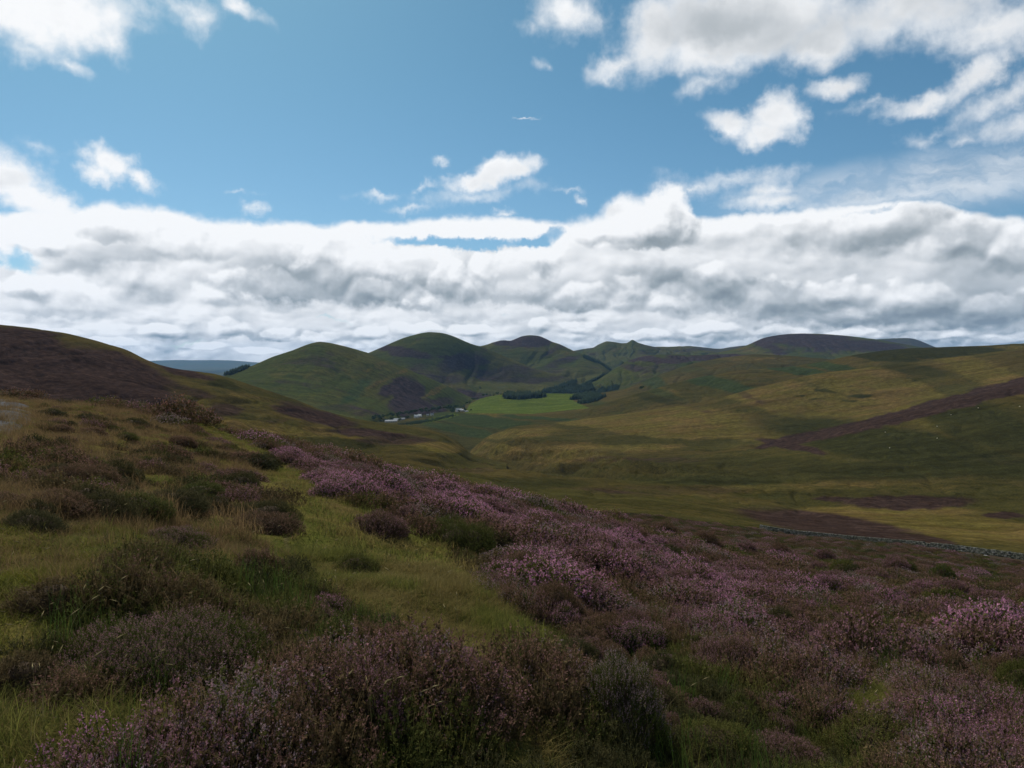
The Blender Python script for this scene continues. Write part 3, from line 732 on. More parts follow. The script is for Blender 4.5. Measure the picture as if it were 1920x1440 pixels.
# two big hills behind it
sheet('hill', [
 [(600,790,2600),(760,790,2600),(880,765,2700),(960,752,2750),(1060,742,2800),(1150,735,2800)],
 [(600,720,2950),(700,705,2950),(760,690,2980),(830,700,3000),(900,712,3100),(1000,718,3150),(1100,722,3150),(1150,722,3100)],
 [(600,690,3200),(660,675,3200),(690,662,3250),(715,651,3280),(740,640,3300),(757,633,3300),(775,628,3300),(790,624,3300),(805,622,3300),(830,624,3300),(850,630,3300),(870,639,3300),(885,645,3320),(905,650,3350),(940,665,3350),(1000,690,3300),(1100,718,3250),(1150,728,3200)],
 [(600,720,4000),(805,690,4000),(1150,740,3900)],
], 600, 1150, 340, [50, 90, 22], M_FAR, amp=12, wl=380, gul=12, gw=230, seed=7, keep=2, key='big',
 cover={'heather': [(760,660,70,9,10,.7),(730,655,40,9,20,.7),(860,680,60,18,-15,.65),(830,712,60,12,-5,.5),(940,700,70,14,-10,.6),(990,712,70,9,0,.6),(800,690,40,14,0,.45),(870,742,50,12,0,.6),(900,662,40,7,-30,.4),(1020,690,80,9,-18,.5)],
        'dry': [(960,735,80,6,0,.4),(880,725,60,6,0,.3)], 'bracken': [(900,735,60,8,0,.4),(800,668,14,8,-30,.4)]})
sheet('hill', [
 [(820,720,3400),(900,715,3400),(1000,725,3300),(1100,730,3200),(1180,725,3200)],
 [(820,680,3700),(900,680,3700),(1000,682,3650),(1100,697,3500),(1180,712,3450)],
 [(820,668,4000),(870,655,4000),(910,647,4000),(925,641,4000),(945,637,4000),(957,640,4000),(965,636,4000),(978,630,4000),(992,628,4000),(1012,629,4000),(1024,635,3990),(1034,641,3970),(1047,644,3950),(1060,650,3900),(1075,657,3900),(1090,664,3870),(1108,673,3850),(1125,682,3800),(1150,700,3700),(1180,716,3600)],
 [(820,700,4800),(990,690,4800),(1180,730,4600)],
], 820, 1180, 240, [40, 80, 20], M_FAR, amp=12, wl=420, gul=18, gw=200, seed=8, keep=2, key='dark',
 cover={'heather': [(992,640,48,11,0,1.0),(960,645,40,7,8,.9),(1040,655,40,6,-28,.6),(1050,680,50,8,-20,.6),(1010,700,70,8,-8,.5)],
        'dry': [(1060,665,30,6,-25,.4)], 'bracken': [(980,665,60,9,0,.3)]})
sheet('hill', [   # twin peaks
 [(1040,720,4100),(1120,715,4100),(1250,700,4300),(1400,690,4400)],
 [(1040,680,4700),(1120,672,4700),(1186,668,4700),(1250,668,4700),(1400,672,4800)],
 [(1040,664,5200),(1085,656,5200),(1100,653,5200),(1112,652,5200),(1122,646,5150),(1137,639.5,5100),(1150,641,5100),(1165,643.5,5100),(1175,643,5080),(1186,636,5050),(1196,642,5080),(1208,646,5100),(1225,650,5200),(1250,650,5300),(1275,649,5300),(1300,651,5300),(1320,656,5300),(1400,670,5300)],
 [(1040,690,6200),(1186,675,6200),(1400,690,6200)],
], 1040, 1400, 300, [40, 70, 18], M_FAR, amp=10, wl=400, gul=22, gw=190, seed=9, keep=2, sm=1,
 cover={'heather': [(1220,662,40,5,0,.4),(1290,656,40,4,0,.5)], 'dry': [(1150,655,40,5,0,.3)]})
sheet('hill', [   # brown ridge in front of them
 [(1080,750,2700),(1165,742,2700),(1250,720,2700),(1450,700,2800)],
 [(1080,730,3100),(1120,712,3100),(1151,692,3200),(1175,677,3250),(1202,668,3300),(1240,665,3300),(1270,664,3300),(1305,666,3350),(1350,664,3400),(1400,662,3400),(1450,668,3400)],
 [(1080,740,3900),(1202,700,4000),(1450,700,4000)],
], 1080, 1450, 240, [80, 24], M_FAR, amp=12, wl=280, gul=14, gw=140, seed=10, keep=1, key='brown',
 cover={'heather': [(1220,674,60,7,4,.9),(1300,672,70,6,0,.7),(1190,690,40,9,10,.6),(1240,690,50,8,0,.5),(1370,668,60,5,0,.8)]})
sheet('hill', [
 [(1200,680,5200),(1450,680,5200)],
 [(1200,664,6800),(1260,654,6800),(1275,650,6800),(1295,648,6800),(1330,653,6800),(1350,655,6800),(1368,651,6800),(1400,647,6800),(1430,648,6800),(1500,655,6800)],
 [(1200,680,8500),(1450,680,8500)],
], 1220, 1480, 90, [30, 10], M_FAR, amp=14, wl=500, gul=16, gw=260, seed=11, keep=1, cover={'heather': [(1350,655,200,8,0,.5)]})
sheet('hill', [   # broad brown hill
 [(1280,700,3300),(1400,705,3300),(1600,700,3300),(1800,690,3300)],
 [(1280,672,4200),(1340,662,4300),(1390,652,4400),(1410,643,4400),(1430,634,4400),(1455,629,4400),(1475,626.5,4400),(1500,625.5,4400),(1530,626,4400),(1580,629,4400),(1640,636,4400),(1700,646,4400),(1750,656,4400),(1800,668,4400)],
 [(1280,690,5600),(1500,680,5600),(1800,690,5600)],
], 1280, 1800, 260, [80, 22], M_FAR, amp=12, wl=420, gul=11, gw=170, seed=12, keep=1,
 cover={'heather': [(1500,634,110,9,0,1.0),(1560,645,160,14,4,.8),(1430,645,50,10,20,.8),(1640,648,90,9,6,.8),(1500,655,90,8,0,.4)], 'dry': [(1420,658,60,5,8,.5),(1480,650,60,5,0,.3)]})
sheet('hill', [
 [(1560,670,6500),(1850,680,6500)],
 [(1560,645,8000),(1620,638,8000),(1660,635.5,8000),(1700,633.5,8000),(1715,635,8000),(1735,643,8000),(1755,652,8000),(1850,670,8000)],
 [(1560,680,10500),(1850,690,10500)],
], 1560, 1850, 100, [30, 10], M_FAR, amp=12, wl=600, gul=14, gw=300, seed=13, keep=1, cover={'heather': [(1700,645,200,12,0,.5)]})
# the plain and the far range beyond it
sheet('plain', [
 L(4600.,(-2200,745),(700,740),(3000,745)),
 L(8000.,(-2200,715),(0,712),(300,709),(480,709),(700,712),(3000,715)),
 L(13000.,(-2200,699),(300,698),(380,696),(480,697),(3000,699)),
 L(19500.,(-2200,690),(300,690),(3000,690)),
 L(22500.,(-2200,691),(3000,691)),
], -1600, 2700, 260, [24, 30, 24, 8], M_FAR, amp=14, wl=900, seed=14, keep=4,
 cover={'moss_shade': [(380,697,90,3,0,.8),(430,705,60,2,0,.6)]})
sheet('hills', [
 L(17000.,(-1600,694),(2700,694)),
 L(20500.,(-1600,678),(-300,674),(200,677),(260,678),(310,675),(340,674),(380,677),(400,674),(430,674),(460,678),(500,681),(560,683),(900,680),(1300,676),(1800,678),(2700,674)),
 L(23500.,(-1600,700),(2700,700)),
], -1600, 2700, 500, [24, 8], M_FAR, amp=20, wl=1300, gul=30, gw=800, seed=15, keep=1)

# ================================================================== heights for planting
def ground_h(x, y):
    x = np.asarray(x, float); y = np.asarray(y, float)
    def from_surf(key, x, y):
        p, Y, Z = SURF[key]; r = Y[:, len(p) // 2]
        px = 960 + F * x / y
        j = np.clip(np.searchsorted(p, px), 1, len(p) - 1); i = np.clip(np.searchsorted(r, y), 1, len(r) - 1)
        u = np.clip((px - p[j - 1]) / (p[j] - p[j - 1]), 0, 1); v = np.clip((y - r[i - 1]) / (r[i] - r[i - 1]), 0, 1)
        return (Z[i - 1, j - 1] * (1 - u) + Z[i - 1, j] * u) * (1 - v) + (Z[i, j - 1] * (1 - u) + Z[i, j] * u) * v
    return np.where(y < 160, from_surf('ground', x, np.minimum(y, 159.9)), from_surf('moor', x, np.clip(y, 160.1, 600)))
def at(px, py):
    """ground point seen at a pixel of the photograph"""
    d = np.exp(np.linspace(math.log(2.0), math.log(400), 1400)); X = img_x(px)
    q = HY - F * ground_h(X * d, d) / d
    k = np.nonzero(q <= py)[0]
    dd = d[k[0]] if len(k) else d[-1]
    return X * dd, dd, float(ground_h(X * dd, dd))

def mesh_from(name, V, Fc, mats, mi=None, smooth=False):
    """V (n,3), Fc (m,3) int"""
    me = bpy.data.meshes.new(name)
    V = np.asarray(V, np.float32); Fc = np.asarray(Fc, np.int32)
    me.vertices.add(len(V)); me.vertices.foreach_set('co', V.ravel())
    k = Fc.shape[1]
    me.loops.add(Fc.size); me.loops.foreach_set('vertex_index', Fc.ravel())
    me.polygons.add(len(Fc)); me.polygons.foreach_set('loop_start', (np.arange(len(Fc)) * k).astype(np.int32))
    me.polygons.foreach_set('loop_total', np.full(len(Fc), k, np.int32))
    if mi is not None: me.polygons.foreach_set('material_index', np.asarray(mi, np.int32))
    if smooth: me.polygons.foreach_set('use_smooth', np.ones(len(Fc), bool))
    me.update(calc_edges=True)
    for m in (mats if isinstance(mats, (list, tuple)) else [mats]): me.materials.append(m)
    return me
def tag(o, label=None, cat=None, group=None, kind=None):
    if label: o['label'] = label
    if cat: o['category'] = cat
    if group: o['group'] = group
    if kind: o['kind'] = kind
    return o
def link(name, me, parent=None, loc=None):
    o = bpy.data.objects.new(name, me); COL.objects.link(o)
    if parent is not None: o.parent = parent
    if loc is not None: o.location = loc
    return o
def empty(name, loc, rz=0.0, sc=(1, 1, 1)):
    o = bpy.data.objects.new(name, None); COL.objects.link(o)
    o.location = loc; o.rotation_euler = (0, 0, rz); o.scale = sc; o.empty_display_size = .2
    return o

# ------------------------------------------------------------------ plant materials
PLANT = 1.32
def leaf_mat(name, c0, c1, rough=.85, tr=.25, spec=.04):
    m, g = new_mat(name)
    oi = g.n.new('ShaderNodeObjectInfo'); geo = g.n.new('ShaderNodeNewGeometry')
    isl = geo.outputs['Random Per Island']
    f = g.m('ADD', g.m('MULTIPLY', oi.outputs['Random'], .45), g.m('MULTIPLY', isl, .55))
    c = g.mix(f, tuple(v * PLANT for v in c0), tuple(v * PLANT for v in c1))
    c = g.v('SCALE', c, None, g.lin(g.m('FRACT', g.m('MULTIPLY', isl, 7.31)), 0, 1, .7, 1.3))
    finish(g, c, rough, spec=spec, trans=tr)
    return m
M_HGREEN = leaf_mat('heather_leaf_green', (.034, .046, .012), (.078, .070, .018))
M_HBROWN = leaf_mat('heather_leaf_brown', (.046, .034, .017), (.088, .062, .028))
M_HDARK = leaf_mat('heather_leaf_dark', (.026, .030, .012), (.052, .044, .018))
M_STEM = leaf_mat('heather_stem', (.028, .018, .012), (.050, .034, .022), tr=0)
M_PINK = leaf_mat('heather_flower_pink', (.25, .105, .165), (.35, .17, .245), tr=.35)
M_MAUVE = leaf_mat('heather_flower_mauve', (.150, .072, .088), (.215, .115, .130), tr=.35)
M_LILAC = leaf_mat('heather_flower_lilac', (.160, .104, .112), (.23, .160, .165), tr=.35)
M_RUST = leaf_mat('heather_flower_faded', (.110, .058, .045), (.165, .092, .070), tr=.3)
M_MAGENTA = leaf_mat('bell_heather_flower', (.22, .06, .13), (.29, .10, .18), tr=.35)
M_GRASS = leaf_mat('grass_green', (.062, .070, .015), (.112, .106, .026), tr=.45)
M_DRY = leaf_mat('grass_dry', (.098, .082, .024), (.150, .112, .042), tr=.4)
M_TAWNY = leaf_mat('grass_tawny', (.100, .066, .030), (.145, .097, .048), tr=.4)
M_STRAW = leaf_mat('grass_straw', (.12, .10, .045), (.20, .165, .08), tr=.3, spec=.1)
M_RUSH = leaf_mat('rush_green', (.030, .058, .010), (.055, .085, .018), tr=.3)
M_MOSS = leaf_mat('moss_shade', (.085, .090, .012), (.15, .14, .022), tr=.2)  # living moss tufts among the grass

# ------------------------------------------------------------------ sprigs and blades
def norm(v): return v / np.maximum(np.linalg.norm(v, axis=-1, keepdims=True), 1e-9)
def tri_cloud(P, A, B, size, rng, tall=1.0):
    """one small triangle per point P; A, B in-plane directions"""
    s = size[:, None]
    v = np.stack([P - A * s * .5, P + A * s * .5, P + B * s * tall], 1).reshape(-1, 3)
    return v, np.arange(len(v)).reshape(-1, 3)
def sprigs(base, dirs, length, rng, leaves=6, lsize=.010, petals=0, psize=.008, f_leaf=(.15, .8), f_pet=(.5, 1.0), bend=.15, stem_w=.0016, spread=1.0):
    """returns (stem+leaf geometry), (flower geometry)"""
    n = len(base)
    side = norm(np.cross(dirs, rng.normal(size=(n, 3)))); bd = side * (bend * length)[:, None]
    tip = base + dirs * length[:, None] + bd
    s2 = norm(np.cross(dirs, side))
    w = stem_w
    v = np.stack([base - side * w, base + side * w * .5 + s2 * w, base + side * w * .5 - s2 * w, tip], 1).reshape(-1, 3)
    k = np.arange(n)[:, None] * 4
    f = np.concatenate([k + [0, 1, 3], k + [1, 2, 3], k + [2, 0, 3]])
    V = [v]; Fc = [f]; off = len(v)
    def around(m, lo, hi, size, out):
        t = rng.uniform(lo, hi, (n, m)); t = np.sort(t, 1)
        p = base[:, None] + dirs[:, None] * (length[:, None] * t)[..., None] + bd[:, None] * (t ** 2)[..., None]
        r = norm(rng.normal(size=(n, m, 3))); r = norm(r - (r * dirs[:, None]).sum(-1, keepdims=True) * dirs[:, None])
        taper = (1.15 - t * .55)
        p = p + r * (size * spread * .45 * taper)[..., None]
        up = norm(dirs[:, None] * .8 + r * 1.0)
        a = norm(np.cross(up, r + 1e-3 + rng.normal(size=r.shape) * .4))
        sz = size * taper * rng.uniform(.7, 1.3, t.shape)
        return tri_cloud(p.reshape(-1, 3), a.reshape(-1, 3), up.reshape(-1, 3), sz.reshape(-1), rng, 1.1)
    if leaves:
        v, f = around(leaves, f_leaf[0], f_leaf[1], lsize, .5); V.append(v); Fc.append(f + off)
    A = (np.concatenate(V), np.concatenate(Fc))
    B = None
    if petals:
        B = around(petals, f_pet[0], f_pet[1], psize, .6)
    return A, B
def lumpy(rng, seed, w, h, d, n=900):
    """directions on a mound and the radius of its uneven surface"""
    u = rng.normal(size=(n, 3)); u[:, 2] = np.abs(u[:, 2]) * 1.0 - .12; u = norm(u)
    return u
def mound_r(u, seed, lump=.22):
    a = np.arctan2(u[:, 1], u[:, 0]); e = u[:, 2]
    return 1 + lump * (fbm(u[:, 0] * 1.6 + seed, u[:, 1] * 1.6 + e * 1.3 + seed, 3, .6) * 1.7)
def make_bush(seed, w, h, n, leaves=7, lsize=.0105, petals=9, psize=.0095, slen=.12, core_n=2, flower_side=None):
    """meshes of one heather bush, w wide and h high, its base at the origin: stems core, leafy sprigs, flower spikes"""
    rng = np.random.RandomState(seed)
    u = lumpy(rng, seed, w, h, w, n)
    r = mound_r(u, seed) * rng.uniform(.35, 1.0, n) ** .30
    L_ = slen * rng.uniform(.65, 1.3, n)
    r = np.maximum(r, .55); surf = u * r[:, None] * np.array([w / 2, w / 2 * .9, h])
    nrm = norm(u / np.array([w / 2, w / 2, h]))
    dirs = norm(nrm * .75 + np.array([0, 0, 1.0]) * .75 + rng.normal(size=(n, 3)) * .22)
    base = surf - dirs * L_[:, None]
    hm = 1.0 + 0 * L_
    A, B = sprigs(base, dirs, L_, rng, leaves, lsize, petals, psize)
    # flowers come in drifts over the bush
    nf = fbm(surf[:, 0] * 3.1 / w * 1.2 + seed, surf[:, 1] * 3.1 / w * 1.2 + surf[:, 2] / h, 3, .6)
    keep = (nf + rng.uniform(-.25, .25, n) + .25 * (u[:, 2] - .3) > -.12)
    keep = np.repeat(keep, petals)
    bv, bf = B; bv = bv.reshape(-1, 3, 3)[keep].reshape(-1, 3); bf = np.arange(len(bv)).reshape(-1, 3)
    # woody core
    bm = bmesh.new(); bmesh.ops.create_icosphere(bm, subdivisions=3, radius=1.0)
    cv = np.array([v.co[:] for v in bm.verts]); cf = np.array([[v.index for v in f.verts] for f in bm.faces]); bm.free()
    rr = mound_r(cv, seed) * .66 * (1 + .10 * fbm(cv[:, 0] * 5, cv[:, 1] * 5 + cv[:, 2] * 4, 3))
    cz = cv * rr[:, None] * np.array([w / 2, w / 2 * .9, h]); cz[:, 2] = np.maximum(cz[:, 2], -.10)
    return (mesh_from('heather_stems', cz, cf, M_STEM, smooth=True), mesh_from('heather_foliage', A[0], A[1], M_HGREEN), mesh_from('heather_flowers', bv, bf, M_PINK))
BUSH = {  # size class: list of (meshes, width, height)
 'l': [(make_bush(s, 1.7, .50, 8200, 7, .0105, 9, .0078, .085), 1.7, .50) for s in (11, 12)],
 'm': [(make_bush(s, .95, .38, 3600, 7, .0100, 9, .0076, .080), .95, .38) for s in (21, 22, 23)],
 's': [(make_bush(s, .55, .28, 1500, 7, .0095, 9, .0074, .070), .55, .28) for s in (31, 32)],
 'f': [(make_bush(s, 1.3, .50, 1900, 5, .024, 6, .021, .13), 1.3, .50) for s in (41, 42, 43)],
}
STYLE = {'pink': (M_HGREEN, M_PINK, 1), 'mauve': (M_HBROWN, M_MAUVE, 1), 'lilac': (M_HGREEN, M_LILAC, 1), 'faded': (M_HBROWN, M_RUST, 1),
         'magenta': (M_HBROWN, M_MAGENTA, 1), 'green': (M_HGREEN, M_HGREEN, 0), 'dark': (M_HDARK, M_RUST, 0), 'brown': (M_HBROWN, M_RUST, 0), 'olive': (M_HGREEN, M_MAUVE, 1)}
rb = random.Random(5)
def put_bush(px, base_py, w, h, style, label, group='heather bushes on the moor', cls=None, sink=.06):
    x, d, z = at(px, base_py)
    wm = w * d / F
    xc, yc = x * (1 + .40 * wm / d), d + .40 * wm
    th = atan((base_py - HY) / F)
    hm = (h * d / F - wm * .62 * sin(th)) / cos(th)
    hm = min(max(hm * 1.12, .27 * wm), (.62 if w > 200 else .46) * wm) * (1.12 if d > 7 and px > 560 else .92 if d > 7 else 1.0)
    cls = cls or ('f' if d > 13 else 'l' if wm > 1.25 else 'm' if wm > .7 else 's')
    ms, bw, bh = rb.choice(BUSH[cls])
    e = empty('heather_bush', (xc, yc, float(ground_h(xc, yc)) - sink * wm * .5), rb.uniform(0, 6.28), (wm / bw * .92, wm / bw * .92, hm / bh))
    st = link('stems', ms[0], e); fo = link('foliage', ms[1], e)
    lm, fm, flw = STYLE[style]
    fo.material_slots[0].link = 'OBJECT'; fo.material_slots[0].material = lm
    if flw:
        fl = link('flowers', ms[2], e); fl.material_slots[0].link = 'OBJECT'; fl.material_slots[0].material = fm
    tag(e, label, 'heather bush', group)
    return e
HEROES = [
 (300,1335,600,270,'olive','largest heather mound, dull olive brown with thin purple flower, left of the grassy lane'),
 (40,1330,230,130,'brown','dark brown heather at the left edge of the picture beside the largest mound'),
 (612,1165,125,62,'pink','small bright purple heather tuft on the shoulder of the largest mound beside the lane'),
 (620,1270,210,130,'green','grey green heather between the largest mound and the pink-tipped bush'),
 (690,1420,240,190,'mauve','pink-tipped heather bush standing right beside the lower end of the grassy lane'),
 (530,1465,210,150,'faded','ragged brown heather in front of the pink-tipped bush, mixed with straw'),
 (330,1475,270,110,'lilac','pale lilac heather bush cut by the bottom edge near the left'),
 (190,985,170,80,'dark','dark rounded heather bush on the left grass, with a mossy yellow patch before it'),
 (320,962,180,62,'dark','low dark green heather clump right of the rounded dark bush'),
 (325,1035,170,62,'olive','green heather clump with a small purple crown, behind the long brown mound'),
 (270,1098,270,90,'brown','long brown heather mound behind the largest mound'),
 (478,1098,140,90,'faded','round brown heather bush at the left of the narrow footpath'),
 (85,1175,190,90,'brown','dull brown heather patch at the left of the long brown mound'),
 (665,1082,125,40,'green','small heather bush with green grass in it, standing alone in the grassy lane'),
 (215,905,120,66,'dark','dark heather bush furthest up on the left, under the tawny grass'),
 (560,878,36,28,'dark','small almost black bush on the skyline of the heather'),
 (58,980,75,20,'dark','low dark flat tuft in the grass at the far left'),
 (705,1008,150,44,'mauve','dusty pink heather bush where the heather meets the tawny grass'),
 (620,935,110,44,'pink','purple heather bush at the upper tip of the heather slope'),
 (735,935,120,50,'pink','bright purple heather clump below the skyline of the slope'),
 (840,945,110,44,'pink','rosy heather clump just under the skyline, left of centre'),
 (850,1035,210,62,'green','wide green heather clump above the bend of the lane'),
 (935,1010,100,44,'pink','purple heather clump behind the wide green clump'),
 (985,1105,180,80,'faded','rust brown heather mass at the right side of the lane'),
 (1040,1165,150,80,'faded','reddish brown heather bulging over the right edge of the lane'),
 (1105,1120,100,66,'magenta','crimson heather cushion left of the brightest pink heather'),
 (1180,1068,130,34,'mauve','low mauve heather bank behind the brightest pink heather'),
 (1222,1100,90,44,'pink','brightest pink heather cushion on the slope, over a dark hollow'),
 (1275,1130,110,60,'pink','bright pink heather just right of the brightest cushion'),
 (1120,1160,110,44,'pink','purple flat heather cushion below the crimson one'),
 (1180,1200,130,70,'mauve','mauve heather bush below the purple flat cushion'),
 (1095,1222,140,50,'faded','low faded heather behind the big grey lilac bush'),
 (1155,1405,250,220,'lilac','big grey lilac heather bush in the foreground, right of the lane'),
 (990,1350,140,90,'dark','very dark maroon heather tucked against the left of the big grey lilac bush'),
 (1245,1285,130,90,'dark','dark green heather with an olive top, behind the big grey lilac bush'),
 (1370,1290,200,120,'mauve','broad pinkish brown heather mass right of the dark green one'),
 (1500,1345,190,100,'mauve','pinkish heather running down the slope beside the bright green knoll'),
 (1365,1062,60,32,'dark','dark heather bush on the far slope with a pink neighbour'),
 (1400,1068,50,26,'mauve','small mauve bush right beside the dark bush on the far slope'),
 (1465,1190,100,60,'dark','dark green heather bush in the middle of the right slope'),
 (1580,1235,150,90,'mauve','purple brown heather bush with a shaded near side, right of the dark green one'),
 (1500,1125,110,42,'lilac','pale lilac heather streak on the middle of the right slope'),
 (1610,1150,90,40,'green','small green heather bush on the right slope'),
 (1730,1330,120,60,'pink','pink heather tuft low on the right'),
 (1790,1360,120,56,'mauve','dusty pink heather tuft below the pink one, low on the right'),
 (1770,1275,110,50,'mauve','shaded mauve heather bush above the pink tuft, low on the right'),
 (1880,1285,130,70,'faded','dark brown heather at the right edge of the picture'),
 (1470,1460,230,70,'mauve','brownish lilac heather cut by the bottom edge, right of centre'),
 (1300,1030,80,36,'green','green heather bush on the skyline side of the slope'),
 (1175,1010,110,34,'mauve','mauve bush under the skyline, left of the green bush'),
 (1330,1440,230,90,'green','green heather and grass hump at the bottom, right of the big grey lilac bush'),
 (1640,1450,280,90,'green','broad dull green hump at the bottom right'),
 (1850,1450,240,110,'faded','brown heather filling the bottom right corner'),
 (430,900,110,36,'faded','low brown heather in the tawny grass above the dark clumps'),
 (160,790,60,18,'dark','dark tuft on the grassy crest near the road'),
 (95,782,70,16,'dark','low dark tuft on the crest, nearest the road'),
 (250,800,70,22,'dark','dark tuft on the grassy crest, second from the road'),
]
for h in HEROES: put_bush(*h)

# ------------------------------------------------------------------ smaller bushes strewn over the slope, told apart by nothing
def zone(px, py):
    px = np.asarray(px, float); py = np.asarray(py, float)
    wx = px + 34 * fbm(px / 70 + 3, py / 28, 4, .6); wy = py + 17 * fbm(px / 50 + 8, py / 22, 4, .6)
    lane, left, bot, knob = zone_masks(wx, wy)
    return lane, left, bot, knob
rng = np.random.RandomState(3)
SMALL = {'pink': 'small pink heather bush among many alike on the heather slope', 'mauve': 'small mauve heather bush among many alike on the heather slope',
         'faded': 'small brown heather bush with faded flowers on the heather slope', 'dark': 'small dark heather bush without flowers on the heather slope',
         'green': 'small green heather bush without flowers on the heather slope'}
n_small = 0
while n_small < 210:
    px = rng.uniform(560, 1990); py = rng.uniform(900, 1400)
    line = np.interp(px, [480, 600, 850, 1000, 1200, 1440, 1920], [850, 880, 925, 958, 995, 1035, 1090])
    if py < line: continue
    a, b, c_, k_ = zone(px, py)
    if a or b or c_ or k_: continue
    f = (py - 660) / 340
    pk = fbm(np.array([px / 130.]), np.array([py / 60.]), 2)[0]
    st = rng.choice(['pink', 'mauve', 'faded', 'dark', 'green'], p=[.30, .34, .12, .12, .12] if pk > 0 else [.08, .30, .24, .18, .20])
    put_bush(px, py, rng.uniform(38, 80) * f, rng.uniform(26, 44) * f, st, SMALL[st], 'small heather bushes strewn over the slope')
    n_small += 1

n_left = 0
while n_left < 36:
    px = rng.uniform(0, 520); py = rng.uniform(772, 1010)
    if py < np.interp(px, [0, 180, 330, 520], [780, 785, 815, 880]) or (px < 80 and py < 815): continue
    st = rng.choice(['dark', 'faded', 'green'], p=[.45, .35, .20]); f = (py - 690) / 140
    put_bush(px, py, rng.uniform(34, 100) * f, rng.uniform(15, 30) * f, st, {'dark': 'dark heather clump half sunk in the tawny grass on the left', 'faded': 'brown heather clump half sunk in the tawny grass on the left', 'green': 'green heather clump half sunk in the tawny grass on the left'}[st], 'heather clumps in the tawny grass')
    n_left += 1

# ------------------------------------------------------------------ ground cover, scattered
def blades(rng, n, rad, h, w, lean=.5, seg=2, mat=0, head=False):
    a = rng.uniform(0, 2 * pi, n); r = rad * np.sqrt(rng.uniform(0, 1, n))
    b = np.stack([r * np.cos(a), r * np.sin(a), np.full(n, -.02)], 1)
    H = h * rng.uniform(.55, 1.2, n); th = rng.uniform(0, 2 * pi, n)
    ld = np.stack([np.cos(th), np.sin(th), 0 * th], 1); sd = np.stack([-np.sin(th), np.cos(th), 0 * th], 1)
    sd = norm(sd + .4 * rng.normal(size=(n, 3)) * [1, 1, 0])
    le = lean * rng.uniform(.3, 1.3, n)
    pts = []
    for k in range(seg + 1):
        t = k / seg
        c = b + np.array([0, 0, 1.]) * (H * (t - .25 * le * t * t))[:, None] + ld * (H * le * t ** 2)[:, None]
        ww = w * (1 - t * .85)
        pts += [c - sd * ww * .5, c + sd * ww * .5]
    V = np.stack(pts, 1).reshape(-1, 3); m = (seg + 1) * 2
    k0 = np.arange(n)[:, None] * m; Fs = []
    for k in range(seg): Fs.append(k0 + np.array([2 * k, 2 * k + 1, 2 * k + 3])); Fs.append(k0 + np.array([2 * k, 2 * k + 3, 2 * k + 2]))
    Fc = np.concatenate(Fs)
    if head:   # seed head: slim spindle at the tip
        tip = b + np.array([0, 0, 1.]) * (H * (1 - .25 * le))[:, None] + ld * (H * le)[:, None]
        dirn = norm(np.array([0, 0, 1.]) * (1 - .5 * le)[:, None] + ld * (2 * le)[:, None])
        ln = rng.uniform(.035, .06, n)[:, None]
        s1 = norm(np.cross(dirn, rng.normal(size=(n, 3)))); s2 = np.cross(dirn, s1)
        hv = np.stack([tip, tip + dirn * ln * .4 + s1 * .003, tip + dirn * ln * .4 - s1 * .0015 + s2 * .003, tip + dirn * ln * .4 - s1 * .0015 - s2 * .003, tip + dirn * ln], 1).reshape(-1, 3)
        o = len(V); kk = np.arange(n)[:, None] * 5 + o
        hf = np.concatenate([kk + np.array(q) for q in ([0,1,2],[0,2,3],[0,3,1],[4,2,1],[4,3,2],[4,1,3])])
        V = np.concatenate([V, hv]); Fc = np.concatenate([Fc, hf])
    return V, Fc
def proto_collection(name, meshes):
    c = bpy.data.collections.new(name)
    for i, me in enumerate(meshes):
        o = bpy.data.objects.new('%s_piece.%03d' % (name, i), me); c.objects.link(o)
    return c
def tuft_mesh(name, seed, rad, h, n, leaves, lsize, petals, psize, slen, mats):
    rng = np.random.RandomState(seed)
    a = rng.uniform(0, 2 * pi, n); r = np.sqrt(rng.uniform(0, 1, n))
    top = np.stack([rad * r * np.cos(a), rad * r * np.sin(a), h * (1 - .75 * r ** 2) * rng.uniform(.5, 1.05, n)], 1)
    dirs = norm(np.stack([r * np.cos(a) * .7, r * np.sin(a) * .7, np.ones(n)], 1) + rng.normal(size=(n, 3)) * .22)
    L_ = slen * rng.uniform(.7, 1.3, n)
    A, B = sprigs(top - dirs * L_[:, None], dirs, L_, rng, leaves, lsize, petals, psize)
    V, Fc = A; mi = np.zeros(len(Fc), int)
    if B is not None and len(mats) > 1:
        Fc = np.concatenate([Fc, B[1] + len(V)]); V = np.concatenate([V, B[0]]); mi = np.concatenate([mi, np.ones(len(B[1]), int)])
    return mesh_from(name, V, Fc, mats, mi)
